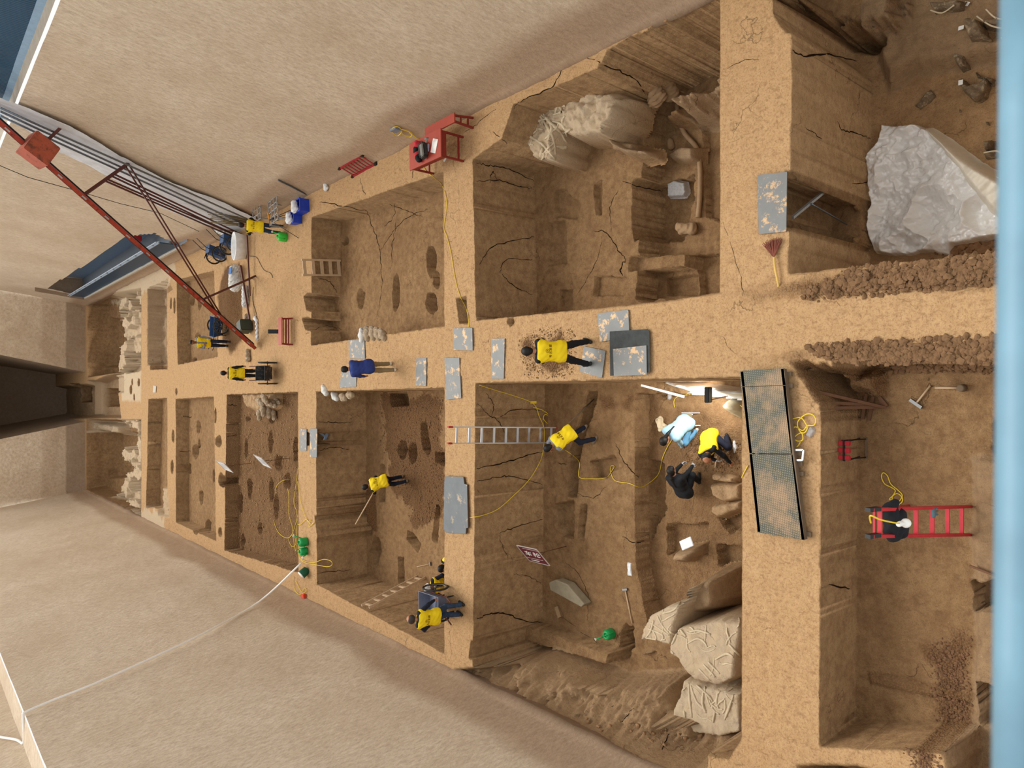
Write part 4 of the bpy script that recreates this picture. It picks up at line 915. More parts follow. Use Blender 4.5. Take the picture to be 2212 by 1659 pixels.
pq = fm.lerp(top, .42); o = skin('work_glove', [((-.05, 0, 0), (.05, 0, .02), .03, .025), ((-.03, 0, 0), (-.04, -.02, -.1), .02, .014), ((0, 0, 0), (.01, -.02, -.11), .02, .013), ((.04, 0, 0), (.06, -.02, -.09), .02, .012)], .01, mat('blue_grey_cloth', (86, 108, 116), .85, bump=.3), None, .015); o.location = pq + Vector((.14, -.02, .05)); tag(o, 'blue-grey work glove hung over a middle step of the red step ladder', 'glove')
# cables
YC = mat('yellow_cable', (232, 202, 60), .5, var=.03); WC = mat('white_cable', (236, 232, 220), .5, var=.03); BC = mat('dark_cable', (60, 46, 36), .6); RC = mat('orange_red_plastic', (220, 62, 34), .5)
def smooth(pts, n=6):
    out = []; P = [pts[0]] + pts + [pts[-1]]
    for i in range(1, len(P) - 2):
        for k in range(n):
            t = k / n; a, b, c, d = P[i - 1:i + 3]
            out.append(tuple(.5 * (2 * b[q] + (c[q] - a[q]) * t + (2 * a[q] - 5 * b[q] + 4 * c[q] - d[q]) * t * t + (3 * b[q] - a[q] - 3 * c[q] + d[q]) * t ** 3) for q in range(len(b))))
    out.append(pts[-1]); return out
def cable(label, pts, m=YC, r=.01, z=None, wall=None, name='cable', cat='cable', group=None):
    P = [Vector(on(*p) if z is None else G(p[0], p[1], z)) + Vector((0, 0, r + .008)) if wall is None or p[0] < wall[1] or p[0] > wall[2] else AY(p[0], p[1], wall[0]) for p in smooth(pts)]
    for i in range(1, len(P)):                     # a cable hangs past an edge instead of stepping
        if (P[i] - P[i - 1]).length > 1.2: P[i] = P[i - 1].lerp(P[i], .5)
    return tag(MB().tube(P, r, 6).build(name, m), label, cat, group)
cable('yellow cable running from the red workbench down the cross baulk to the square board', [(912, 352), (922, 370), (940, 385), (957, 402), (966, 440), (960, 490), (966, 510), (975, 545), (984, 600), (994, 637), (1010, 672), (1014, 706)])
cable('yellow cable looping over the wide far left pit, longest of its tangle', [(645, 1010), (640, 1050), (636, 1085), (643, 1110), (642, 1150), (640, 1190), (636, 1170), (633, 1140), (625, 1110), (625, 1070), (622, 1055)], z=-.25)
cable('yellow cable curling beside the pebble pit, ending in two small loops', [(644, 1040), (652, 1090), (665, 1125), (672, 1122), (668, 1138), (680, 1128), (672, 1132), (662, 1122), (650, 1133), (644, 1132)], z=.02)
cable('short yellow cable arc nearest the white sign in the wide pit', [(596, 1060), (600, 1048), (612, 1038), (626, 1035)])
cable('yellow cable from the small arc down towards the green watering cans', [(592, 1123), (597, 1140), (607, 1155), (622, 1162), (636, 1155), (640, 1175), (632, 1180), (625, 1165), (634, 1150), (640, 1130), (645, 1112)])
cable('yellow cable with one big loop hanging over the pit edge by the green cans', [(646, 1190), (650, 1205), (660, 1212), (680, 1215), (700, 1208), (716, 1212), (718, 1220), (708, 1224), (684, 1220), (662, 1216), (648, 1205), (645, 1180), (650, 1172)], z=.03)
cable('yellow cable running down to the orange socket block at the bank foot', [(635, 1245), (636, 1270), (645, 1283), (655, 1282), (663, 1275), (658, 1270), (652, 1278), (640, 1255)], z=.03)
o = MB().box(on(659, 1287) + Vector((0, 0, .06)), (.16, .28, .12), Euler((0, 0, .2)), bev=.02).build('socket_block', RC); tag(o, 'orange-red socket block at the foot of the left wall', 'socket')
m = MB(); Pw = [on(662, 1214) + Vector((0, 0, .2))]
for (a, b) in ((560, 1307), (440, 1376), (320, 1434), (200, 1488), (110, 1524), (56, 1548)): Pw.append(WB(a, b, -1) + Vector((.13, 0, 0)))
eg = Pw[-1]; Pw += [eg + Vector((-.1, 0, .06)), eg + Vector((-.82, 0, .05)), eg + Vector((-.85, .4, .2)), eg + Vector((-.95, 1.5, .7)), eg + Vector((-1.05, 3.5, 1.3))]
Pw = [Vector(p) for p in smooth([tuple(p) for p in Pw], 5)]
tag(m.tube(Pw, .036, 6).build('cable', mat('bright_white_cable', (252, 252, 250), .4, var=.01)), 'white cable strung from the green cans up and over the left wall', 'cable')
cable('yellow cable hanging down the back wall past the aluminium ladder', [(1014, 1118), (1040, 1114), (1075, 1100), (1110, 1070), (1140, 1040), (1160, 1010), (1172, 980), (1176, 930), (1165, 900), (1152, 872), (1110, 855), (1070, 843), (1036, 832)], wall=(14.68, 1027, 1400))
cable('small yellow cable loop on the pit floor above the bending man', [(1152, 880), (1172, 886), (1190, 898), (1200, 897), (1198, 906), (1190, 902), (1178, 895), (1174, 905), (1186, 918), (1192, 922)], wall=(14.6, 1100, 1400))
tag(MB().box(AY(1152, 869, 14.64), (.07, .05, .2)).build('cable_hook', YC), 'yellow hook clip holding the cable on the back wall', 'hook')
cable('yellow cable winding across the left pit floor past the rectangular hollow', [(1222, 972), (1240, 985), (1253, 1000), (1252, 1030), (1280, 1034), (1310, 1032), (1322, 1018), (1328, 1008), (1322, 1006), (1320, 1018), (1330, 1038), (1360, 1044), (1385, 1052), (1410, 1038), (1425, 1020), (1432, 990), (1443, 965), (1452, 950), (1460, 925)])
cable('yellow cable rising from the floodlight towards the blue seated woman', [(1458, 880), (1457, 866), (1465, 857), (1490, 852), (1520, 848)])
cable('yellow cable passing from the floodlight under the chequer gangway', [(1545, 845), (1570, 855), (1590, 867), (1608, 882)])
cable('short yellow cable under the near edge of the chequer gangway', [(1617, 1005), (1610, 1018), (1602, 1034)])
cable('coil of yellow cable beside the chequer gangway and clear bag', [(1712, 905), (1730, 902), (1740, 912), (1745, 925), (1738, 935), (1728, 930), (1724, 912), (1740, 896), (1755, 895), (1763, 905), (1760, 918), (1745, 920), (1735, 930), (1718, 922), (1712, 940), (1722, 952), (1735, 950), (1732, 935), (1716, 945), (1710, 958), (1722, 965), (1730, 955)], z=.03)
cable('coil of yellow cable with white plug beside the red step ladder', [(1945, 1090), (1930, 1080), (1922, 1078), (1938, 1066), (1950, 1075), (1948, 1086), (1935, 1088), (1928, 1075), (1935, 1060), (1925, 1052), (1912, 1045), (1905, 1030), (1909, 1021), (1918, 1028), (1925, 1045), (1940, 1058), (1950, 1070), (1942, 1085)])
P = [AY(1945, 1131, yl - .1), AY(1925, 1128, yl - .1), AY(1900, 1122, yl - .06), AY(1880, 1114, yl), top + Vector((0, 0, .0))]
tag(MB().tube([Vector(p) for p in smooth([tuple(q) for q in P])], .011, 6).build('cable', YC), 'yellow lamp lead draped over the top of the red step ladder', 'cable')
cable('thin yellow cord along the top of the right bank foot', [(1458, 32), (1420, 45), (1350, 70), (1290, 92), (1255, 104)], r=.01)
cable('dark cord snaking from the white basin over the right plateau', [(540, 553), (555, 556), (564, 572), (572, 584), (585, 590), (590, 600)], BC)
cable('dark cord from the sacks down to the white cloth strip', [(548, 620), (547, 650), (553, 672), (556, 684)], BC)
t = thing('extension_lead', 'coiled yellow extension lead with a small grey box above the red workbench', 'extension lead', on(862, 279))
q = on(857, 277); lp = [(849, 272), (860, 271), (868, 280), (860, 290), (850, 285), (848, 274), (866, 276), (880, 280), (890, 285), (886, 293), (872, 288), (864, 278)]
wp = lambda p: WB(p[0], p[1], 1) - Vector((.04, 0, 0)) if WB(p[0], p[1], 1).z > 0 else G(p[0], p[1], .03)
ch(MB().tube([wp(p) for p in smooth(lp, 4)], .014, 6).build('cord', YC), t); ch(MB().box(wp((855, 277)), (.08, .3, .22), bev=.01).build('box', GREYC), t)
ch(MB().tube([wp((884, 283)), wp((900, 295)), wp((908, 301))], .014, 6).build('cord', YC), t)
# red workbench and bench beside it
RW = mat('red_lacquer', (164, 66, 50), .5, var=.06); RWD = mat('red_leg_paint', (132, 44, 36), .55)
def bench(name, label, cat, p, rz, L, Wd, Hh, apron=0, spl=0.0):
    t = thing(name, label, cat, p, rz)
    MB().box((0, 0, Hh - .02), (Wd, L, .04)).build('top', RW, t)
    if apron: 
        for s in (-1, 1): MB().box((s * (Wd / 2 - .04), 0, Hh - .04 - apron / 2), (.025, L - .06, apron)).build('apron', RWD, t); MB().box((0, s * (L / 2 - .04), Hh - .04 - apron / 2), (Wd - .08, .025, apron)).build('apron', RWD, t)
    for sx in (-1, 1):
        for sy in (-1, 1): MB().beam((sx * (Wd / 2 - .05), sy * (L / 2 - .06), Hh - .04), (sx * (Wd / 2 - .05 + spl), sy * (L / 2 - .06 + spl), 0), .05, .05).build('leg', RWD, t)
    for sy in (-1, 1): MB().box((0, sy * (L / 2 - .06 + spl * .7), .16), (Wd - .1, .04, .04)).build('stretcher', RWD, t)
    if not apron:
        for sy in (-1, 1): MB().box((0, sy * (L / 2 - .06 + spl * .3), Hh * .6), (Wd - .1, .03, .03)).build('stretcher', RWD, t)
    return t
wb = (G(948, 362, 0) + G(1003, 318, 0)) / 2
tb = bench('workbench', 'red lacquered table holding a rucksack and papers at the far right baulk', 'table', (6.3, 16.0, 0), .02, 1.5, .75, .78, apron=.16)
cb = G(1003, 282, 0); bench('bench', 'long narrow red bench standing behind the red workbench', 'bench', (6.88, 15.55, 0), .03, 1.35, .25, .62, 0, .06)
def px_on(z, px, py): return G(px, py, z)
o = MB().box(G(938, 315, .79), (.36, .24, .008), Euler((0, 0, -.35))).build('paper', WHITE); tag(o, 'sheet of white paper on the red workbench', 'paper')
o = MB().box(G(925, 319, .80), (.22, .1, .02), Euler((0, 0, -.1)), bev=.01).build('pencil_case', mat('grey_violet_plastic', (176, 170, 190), .4)); tag(o, 'small grey pencil pouch beside the paper on the red workbench', 'pouch')
t = thing('rucksack', 'black and grey rucksack with open flap lying on the red workbench', 'bag', G(913, 322, .84))
ch(MB().box(G(914, 325, .88), (.44, .26, .22), Euler((0, 0, .2)), bev=.06).build('body', mat('dark_bag_cloth', (54, 54, 52), .8, bump=.3), smooth=False), t); ch(MB().box(G(911, 324, 1.0), (.34, .14, .05), Euler((0, 0, .2)), bev=.02).build('flap', mat('grey_bag_cloth', (124, 124, 118), .8)), t)
ch(MB().tube([G(921, 306, .95), G(924, 298, 1.0), G(918, 300, 1.02)], .03, 8).build('strap', mat('grey_bag_cloth', (124, 124, 118), .8)), t)
t = thing('jacket', 'red and black jacket bundled behind the rucksack on the red workbench', 'jacket', G(902, 325, .86))
o = skin('body', [((-.16, 0, 0), (.18, .02, 0), .09, .09)], .015, mat('red_cloth', (190, 50, 62), .85), t, fold=.01)
skin('black_panel', [((-.02, .02, .01), (.03, .02, .01), .098, .098), ((-.26, -.06, 0), (-.2, -.04, 0), .085, .09)], .015, BLK, t, fold=.01)
t = thing('brush', 'paint brush with a pale handle lying under the red workbench', 'brush', on(965, 342)); t.rotation_euler = (0, 0, -1.1)
MB().tube([(0, 0, .02), (.2, 0, .02)], .014).build('handle', WOOD, t); MB().box((-.06, 0, .02), (.13, .05, .02)).build('bristles', WHITE, t)
# small red trestle on the plateau
t = bench('trestle', 'small low red bench standing alone on the far plateau', 'bench', on(632, 716) + Vector((0, .12, 0)), PI / 2 * 0, .3, 1.05, .45, 0, .03)
o = MB().box(on(612, 717) + Vector((0, 0, .35)), (.16, .5, .05), Euler((.9, 0, 0))).build('board', CAPB); tag(o, 'short dark board leaning behind the low red bench', 'board')
# two-wheeled handcarts
TYRE = mat('tyre_rubber', (48, 46, 44), .8); SPK = mat('spoke_steel', (120, 116, 110), .4, .7); TUBB = mat('blue_steel_tub', (38, 70, 116), .5, stain=(70, 84, 100)); TUBK = mat('black_steel_tub', (36, 38, 42), .6, stain=(96, 84, 68)); TUBG = mat('grey_mesh_tub', (104, 112, 136), .55)
def wheel(c, R, t, ax=(1, 0, 0)):
    n = 28; ax = Vector(ax).normalized(); u = ax.orthogonal().normalized(); v = ax.cross(u)
    c = Vector(c); w = MB().tube([c + (u * math.cos(k * 2 * PI / n) + v * math.sin(k * 2 * PI / n)) * R for k in range(n)], .028, 8, closed=True).build('wheel', TYRE, t)
    MB().tube([c + (u * math.cos(k * 2 * PI / n) + v * math.sin(k * 2 * PI / n)) * (R - .035) for k in range(n)], .014, 6, closed=True).build('rim', SPK, w)
    m = MB(); m.tube([c - ax * .05, c + ax * .05], .03, 10)
    for k in range(12):
        a = k * PI / 6; m.tube([c, c + (u * math.cos(a) + v * math.sin(a)) * (R - .03)], .005, 4)
    m.build('spokes', SPK, w)
def cart(label, loc, rot, tub, pale=False):
    t = thing('handcart', label, 'handcart', loc, rot)
    R = .34; w = .6; L = .95; m = MB(); b0, b1 = .28, .62
    sh = [(-w / 2, -L / 2), (w / 2, -L / 2), (w / 2, L / 2), (-w / 2, L / 2)]; o = []
    bm = m.bm; A = [bm.verts.new((x * .8, y * .8, b0)) for x, y in sh]; B = [bm.verts.new((x, y, b1)) for x, y in sh]; Ci = [bm.verts.new((x * .95, y * .96, b1)) for x, y in sh]; Di = [bm.verts.new((x * .76, y * .77, b0 + .03)) for x, y in sh]
    bm.faces.new(list(reversed(A))); bm.faces.new(Di)
    for i in range(4):
        j = (i + 1) % 4; bm.faces.new((A[i], A[j], B[j], B[i])); bm.faces.new((B[i], B[j], Ci[j], Ci[i])); bm.faces.new((Ci[i], Ci[j], Di[j], Di[i]))
    m.build('tub', tub, t)
    for s in (-1, 1):
        wheel((s * (w / 2 + .12), -.05, R), R, t); MB().tube([(s * w / 2 * .95, -L / 2, b0 + .12), (s * w / 2 * .95, L / 2 + .1, b0 + .14), (s * w / 2 * .95, L / 2 + .6, b0 + .36)], .018, 8).build('handle', TUBK if pale else DRED, t)
        MB().beam((s * w * .35, L * .38, b0), (s * w * .35, L * .38, .03), .03, .03).build('prop', TUBK, t)
    MB().tube([(-w / 2 - .12, -.05, R), (w / 2 + .12, -.05, R)], .016, 8).build('axle', SPK, t)
    return t
c2 = on(602, 806); cart('black handcart with two spoked wheels pulled by the man on the walkway', (c2.x, c2.y + .35, 0), 0, TUBK)
c = on(491, 706); cart('blue handcart standing alone with its wheel facing the gangway', (c.x, c.y + .3, 0), HD(82), TUBB, True)
RC_ = Matrix(((.0, .3, .95), (1, 0, 0), (0, .95, -.3))).to_euler()
c = AY(512, 530, on(520, 545).y + .3); cart('blue handcart stood on its nose beside the white basin, nearer of the pair', (c.x - .35, c.y, .45), RC_, TUBB, True)
c = AY(482, 545, on(490, 560).y + .3); cart('blue handcart stood on its nose beside the white basin, farther of the pair', (c.x - .45, c.y + .2, .45), RC_, TUBB, True)
c = on(978, 1290); cart('grey mesh handcart held by the man in jeans on the cross baulk', (c.x - .16, c.y + .28, 0), HD(182), TUBG)
# store of material at the foot of the right wall
BCR = mat('blue_crate', (34, 66, 190), .45); SACK = mat('white_woven_sack', (212, 212, 208), .8, var=.15, scale=8, bump=.4, stain=(150, 146, 140)); SACKT = mat('tan_woven_sack', (158, 138, 112), .85, var=.15, scale=8, bump=.4, stain=(206, 196, 180)); FILM = mat('crumpled_white_film', (226, 230, 234), .3, var=.1, scale=10, bump=.6)
def crate(label, p, rz, s=1.0):
    t = thing('crate', label, 'crate', p, rz); w, l, h = .42 * s, .58 * s, .36 * s; m = MB()
    m.box((0, 0, .015), (w, l, .03)); 
    for a in (-1, 1): m.box((a * w / 2, 0, h / 2), (.02, l, h)); m.box((0, a * l / 2, h / 2), (w + .02, .02, h))
    m.build('tub', BCR, t)
    m = MB(); 
    for a in (-1, 1): m.box((a * w / 2, 0, h - .02), (.05, l + .06, .03)); m.box((0, a * l / 2, h - .02), (w + .06, .05, .03))
    m.build('rim', BCR, t); return t
p = on(668, 445); crate('blue plastic crate with crumpled film at the pit corner, nearer one', (p.x, p.y + .3, 0), .05, 1.05)
lum = lambda name, label, cat, p, sz, m, seed=0, rot=0, fold=.01, h=.02, group=None: (lambda o: (setattr(o, 'location', p), setattr(o, 'rotation_euler', (0, 0, rot)), tag(o, label, cat, group))[-1])(skin(name, [((-sz[0], 0, sz[2]), (sz[0], 0, sz[2]), sz[2], sz[2] * .9), ((-sz[0] * .7, -sz[1], sz[2] * .7), (sz[0] * .6, sz[1], sz[2] * .8), sz[2] * .75, sz[2] * .7)], h, m, None, .08, fold=fold, seed=seed))
lum('plastic_film', 'crumpled white film stuffed in the nearer blue crate', 'film', Vector((p.x - .02, p.y + .35, .3)), (.13, .1, .12), FILM, 1)
p = on(653, 470); crate('blue plastic crate of white film beside the tripod, farther one', (p.x, p.y + .28, 0), -.05, .95)
lum('plastic_film', 'crumpled white film stuffed in the farther blue crate', 'film', Vector((p.x - .02, p.y + .32, .26)), (.12, .1, .12), FILM, 4)
CAN = mat('green_plastic', (22, 158, 84), .35, var=.05); CAN2 = mat('bright_green_plastic', (60, 200, 66), .35, var=.05)
def can(label, p, rz, m=CAN, s=1.0):
    t = thing('watering_can', label, 'watering can', p, rz); t.scale = (s,) * 3
    MB().lathe([(.02, 0), (.13, .0), (.145, .03), (.14, .2), (.11, .26), (.06, .27), (.055, .24), (.02, .24)], 24).build('body', m, t)
    MB().tube([(.12, 0, .06), (.24, 0, .16), (.34, 0, .3)], [.03, .022, .016], 10).build('spout', m, t); MB().lathe([(.02, 0), (.045, .04), (.045, .05), (.01, .055)], 14, (.34, 0, .29), rot=Euler((0, .9, 0))).build('rose', WHITE, t)
    MB().tube([(-.13, 0, .08), (-.21, 0, .16), (-.16, 0, .3), (-.02, 0, .32), (.06, 0, .27)], .014, 8).build('handle', m, t); return t
p = on(618, 513); can('bright green watering can beside the feet of the worker at the sacks', p, HD(60), CAN2, 1.25)
p = on(663, 1170); can('green watering can on the baulk, farther of the touching pair', p, HD(60), CAN, 1.15)
p = on(663, 1190); can('green watering can on the baulk, nearer of the touching pair', p, HD(-110), CAN, 1.05)
p = on(1322, 1368); can('green watering can alone on the left pit floor near the hammer', p, HD(120), CAN, .95)
t = thing('bucket', 'green bucket with a pale lid tipped beside the cable knot', 'bucket', on(664, 1230)); t.rotation_euler = (0, -.6, 0)
MB().lathe([(.1, 0), (.15, .02), (.17, .28), (.16, .3)], 22).build('body', mat('dark_green_plastic', (24, 92, 70), .4), t); MB().lathe([(.155, .3), (.155, .312), (.02, .315)], 22).build('lid', WHITE, t)
p = on(535, 533); t = thing('basin', 'long oval white basin standing behind the worker at the sacks', 'basin', (p.x, p.y + .2, .02))
m = MB(); prof = [(.30, 0), (.42, .02), (.5, .5), (.48, .52), (.4, .06), (.05, .05)]; m.lathe(prof, 28); bmesh.ops.scale(m.bm, vec=(1.25, .62, 1), verts=m.bm.verts); m.build('tub', mat('white_enamel', (238, 240, 240), .4), t)
lum('filled_sack', 'big white printed sack standing behind the conveyor leg', 'sack', on(527, 600) + Vector((0, .3, 0)), (.34, .16, .28), SACK, 2)
o = MB().box(on(527, 592) + Vector((.1, .1, .56)), (.3, .2, .02), Euler((.2, .1, 0))).build('print', mat('blue_print', (52, 110, 180), .6)); tag(o, 'blue printed label panel on the big white sack', 'label')
lum('filled_sack', 'long pale sack lying below the big printed sack', 'sack', on(536, 640), (.36, .08, .14), SACK, 3)
for i, (a, b, c) in enumerate(((512, 452, 'uppermost white roll leaning in the heap by the tarpaulin foot'), (530, 465, 'middle white roll leaning in the heap by the tarpaulin foot'), (508, 497, 'lowest white bundle in the heap beside the yellow vest worker'))):
    q = on(a, b); o = skin('bundle', [((0, 0, .12), (.3, .6, .6), .13, .1)], .02, SACK, None, .05, fold=.02, seed=i); o.location = (q.x - .3, q.y, 0); tag(o, c, 'bundle')
lum('plastic_film', 'white crumpled bag on the ground beside the tilted steel angle', 'bag', on(707, 402), (.12, .08, .07), FILM, 8)
m = MB(); 
for i in range(40):
    x = random.uniform(-.35, .35); m.tube([(x * .6, 0, .05), (x * 1.2 + random.uniform(-.1, .1) + .2, random.uniform(.3, .9), random.uniform(1.2, 1.9))], .011, 4)
o = m.build('brushwood', mat('dry_twigs', (128, 112, 78), .9)); q = on(560, 462); o.location = (q.x - .35, q.y, 0); tag(o, 'bundle of dry brushwood leaning on the right wall', 'brushwood')
def frame(label, p, rz):
    t = thing('wire_rack', label, 'rack', p, rz); t.scale = (1.6, 1.7, 1.5); 
    for k in range(5): MB().box((k * .14, 0, .45), (.025, .5, .02)).build('bar', mat('galvanised', (176, 180, 182), .35, .6), t)
    for y in (-.24, -.08, .08, .24): MB().box((.28, y, .45), (.6, .02, .02)).build('crossbar', MATS['galvanised'], t)
    for x in (0, .56):
        for y in (-.24, .24): MB().box((x, y, .22), (.025, .025, .44)).build('leg', MATS['galvanised'], t)
q = on(630, 470); frame('grey metal rack in front of the brushwood, nearer the blue crates', (q.x - .25, q.y + .1, 0), .15); q = on(608, 470); frame('grey metal rack in front of the brushwood, nearer the wall', (q.x - .1, q.y + .75, 0), .1)
for i, (a, b) in enumerate((((560, 430), (592, 452)), ((548, 440), (585, 446)), ((569, 431), (600, 438)), ((533, 503), (480, 492)))):
    q, w_ = on(*a), on(*b); tag(MB().tube([q + Vector((0, .3, .35)), w_ + Vector((0, 0, .05))], .03).build('steel_tube', DRED), 'dark red steel tube lying in the heap by the right wall, ' + ('topmost', 'middle', 'nearest the rack', 'lowest, beyond the basin')[i], 'tube')
q, w_ = on(665, 420), WB(601, 385, 1); tag(MB().beam(q + Vector((0, 0, .03)), w_ - Vector((.06, 0, 0)), .07, .03).build('steel_angle', PIPE), 'long grey steel angle leaning on the right wall above the blue crates', 'angle bar')
t = thing('tripod', 'black tripod with spread legs beside the farther blue crate', 'tripod', on(625, 480)); top_ = Vector((0, 0.1, .75))
for dx, dy in ((.45, -.5), (-.75, -.85), (.1, -.75), (.35, .4)): MB().tube([top_, (dx, dy, 0)], .012, 6).build('leg', CAPB, t)
MB().tube([top_, top_ + Vector((.3, .05, .05))], .03, 8).build('orange_head', mat('orange_tube', (226, 150, 40), .5), t)
m = MB(); o = skin('cloth_strip', [((0, 0, .04), (-.1, -.2, .05), .09, .06), ((-.1, -.2, .05), (-.9, -.25, .04), .05, .06)], .02, FILM, None, .05, fold=.015); q = on(553, 688); o.location = q; tag(o, 'twisted strip of white cloth at the foot of the conveyor', 'cloth')
lum('stone_heap', 'pale stones heaped at the end of the white cloth strip', 'stones', on(540, 768), (.2, .1, .1), SACKT, 5); 
lum('stone_heap', 'pale rubble beside the conveyor motor', 'stones', on(537, 690), (.16, .1, .1), SACKT, 6)
# sandbags
def sandbag(label, p, rz, group, rx=0, L=.22, m=SACKT, seed=0):
    o = skin('sandbag', [((-L, 0, 0), (L, 0, 0), .1, .1), ((-L * 1.15, 0, 0), (L * 1.15, 0, .01), .06, .05), ((0, -.04, 0), (0, .04, 0), .12, .12)], .02, m, None, .05, fold=.003, seed=seed); o.location = p; o.rotation_euler = (rx, 0, rz); return tag(o, label, 'sandbag', group)
for i, (a, b, zz, rz) in enumerate(((562, 868, .08, 1.2), (572, 862, .22, 1.0), (580, 870, .02, 1.3), (589, 872, -.12, 1.2), (597, 868, -.3, 1.4), (568, 884, -.05, .2), (580, 888, -.25, .3), (560, 893, -.2, .1), (590, 893, -.42, .5))):
    q = G(a, b, zz); sandbag('sandbag in the stack at the wide pit rim, ' + ('top at the walkway', 'topmost', 'third from the far end', 'fourth from the far end', 'nearest end', 'front row, far', 'front row, middle', 'front row, lowest far', 'front row, near')[i], q, rz, 'sandbags stacked at the wide pit rim', seed=i)
mound('earth_ramp', [(515, 838), (590, 838), (588, 878), (560, 900), (530, 890), (520, 868)], -.08, zL3, w=.5, pale=.2, rough=.12, dust=.7)
tag(bpy.data.objects['earth_ramp'], 'earth ramp beneath the sandbag stack at the wide pit', 'earth ramp')
for i, (a, b) in enumerate(((782, 724), (793, 721), (805, 720), (816, 721), (826, 723))):
    q = G(a, b, .02); sandbag('sandbag along the far right pit edge, ' + ('white one at the far end', 'second from the white one', 'third from the white one', 'fourth, tan', 'last, tan')[i], q, .2 * i, 'sandbags along the far right pit edge', L=.16, m=SACK if i == 0 else SACKT, seed=i + 20)
for i, (a, b, zz) in enumerate(((702, 843, .0), (724, 856, -.35), (742, 858, -.3), (757, 853, -.3))):
    q = G(a, b, zz); sandbag('sandbag wedged over the far left pit edge, ' + ('white one at the corner', 'pale one', 'tan one', 'last tan one')[i], q, .7 + .3 * i, 'sandbags wedged at the far left pit edge', L=.15, m=SACK if i < 2 else SACKT, seed=i + 30)
# information signs on posts
SIGNW = mat('white_sign', (226, 228, 232), .4, var=.02); SIGNR = mat('maroon_sign', (104, 44, 52), .4, var=.04); GLY = mat('sign_white_ink', (246, 244, 240), .5, var=.01); INKG = mat('grey_ink', (112, 110, 112), .6)
def sign(label, corners, Y, foot, face, txt=None):
    """corners: pixels A (top, far), B (top, near), C (bottom, near), D (bottom, far); board faces left and up"""
    A = AY(*corners[0], Y + .28); D_ = AY(*corners[3], Y + .28); B = AY(*corners[1], Y - .28); Cc = AY(*corners[2], Y - .28)
    n = (B - A).cross(D_ - A).normalized(); n = n if n.z > 0 else -n
    t = thing('info_sign', label, 'sign', on(*foot)); m = MB(); m.slab([A, B, Cc, D_], n, .02); ch(m.build('board', face), t)
    for a, b in ((A, B), (D_, Cc), (A, D_), (B, Cc)): ch(MB().beam(a, b, .014, .024, up=n).build('frame', mat('sign_frame', (190, 184, 178), .5)), t)
    mid = (A + B + Cc + D_) / 4; f = on(*foot); f = Vector((mid.x + .06, mid.y - .02, f.z)); ch(MB().tube([mid - n * .02, f], .012, 6).build('post', mat('rusty_rod', (104, 74, 50), .8)), t)
    ch(MB().tube([mid - n * .02 - (D_ - A) * .0 + (D_ - A) * .3, mid.lerp(f, .35)], .009, 6).build('strut', MATS['rusty_rod']), t)
    x = (B - A).normalized(); y = n.cross(x); y = y if y.dot(A - D_) > 0 else -y
    if txt:
        me = glyphs(txt, (A - D_).length * .33, GLY, 'lettering', .003); o = link('lettering', me, GLY, None); o.matrix_world = Matrix.Translation(mid + n * .008 + y * (A - D_).length * .06) @ Matrix((x, y, n)).transposed().to_4x4(); o.parent = t; o.matrix_parent_inverse = Matrix.Translation(-t.location)
        m = MB(); W_ = (B - A).length; Hh = (A - D_).length; c0 = mid + n * .004
        for s in (-1, 1): m.beam(c0 + y * (Hh * .38) * s * (1 if s > 0 else .62) - x * W_ * .42, c0 + y * (Hh * .38) * s * (1 if s > 0 else .62) + x * W_ * .42, .006, .004, up=n)
        m.beam(c0 - y * Hh * .36 - x * W_ * .2, c0 - y * Hh * .36 + x * W_ * .2, .03, .004, up=n); ch(m.build('lines', GLY), t)
    else:
        m = MB(); c0 = mid + n * .003; W_ = (B - A).length; Hh = (A - D_).length
        for k in range(5): m.beam(c0 + y * Hh * (.25 - k * .12) - x * W_ * .35, c0 + y * Hh * (.25 - k * .12) + x * W_ * .35, .012, .003, up=n)
        ch(m.build('text_lines', INKG), t)
    return t
yy = on(1222, 1195).y; sign('maroon sign with two white characters on a rod in the left pit', [(1116, 1178), (1159, 1187), (1188, 1222), (1144, 1211)], yy, (1222, 1196), SIGNR, '车轮')
yy = on(541, 1006).y; sign('white information sign on a rod, farther one at the wide pit', [(466, 995), (484, 1001), (504, 1021), (486, 1014)], yy, (541, 1006), SIGNW)
yy = on(625, 996).y; sign('white information sign on a rod, nearer one in the wide pit', [(547, 982), (565, 990), (587, 1012), (568, 1004)], yy, (625, 996), SIGNW)
# tools
def hammer(label, a, b, headw=.16, rr=.016, name='hammer'):
    a, b = on(*a), on(*b); a.z += .03; b.z += .03; t = thing(name, label, 'hammer', a); u = (b - a).normalized(); s = Vector((0, 0, 1)).cross(u)
    ch(MB().tube([a, b], rr, 8).build('handle', WOOD), t); ch(MB().beam(b - s * headw / 2, b + s * headw / 2, .05, .05).build('head', mat('tool_steel', (112, 112, 112), .35, .7)), t); return t
hammer('long-handled hammer lying on the left pit floor beside the green watering can', (1367, 1346), (1352, 1273))
hammer('small pick hammer with a pale handle on the near left pit floor', (2011, 833), (1980, 872), .22)
hammer('slim pick with a yellow handle in the far left pit below the ladder', (902, 1224), (931, 1218), .12, .012)
t = thing('mallet', 'worn wooden mallet at the far edge of the near left pit', 'mallet', on(2074, 838)); MB().tube([(0, .35, .04), (0, 0, .04)], .02).build('handle', WOOD, t); MB().lathe([(.04, 0), (.06, .02), (.06, .14), (.04, .16)], 14, (0, -.05, 0)).build('head', TIM, t)
def stick(label, p, q, r=.02, name='wooden_pole', m=WOOD, cat='pole'): return tag(MB().tube([p, p.lerp(q, .5), q], r, 8).build(name, m), label, cat)
ms = p5.matrix_basis
pw = Matrix.LocRotScale(p5.location, p5.rotation_euler, p5.scale)
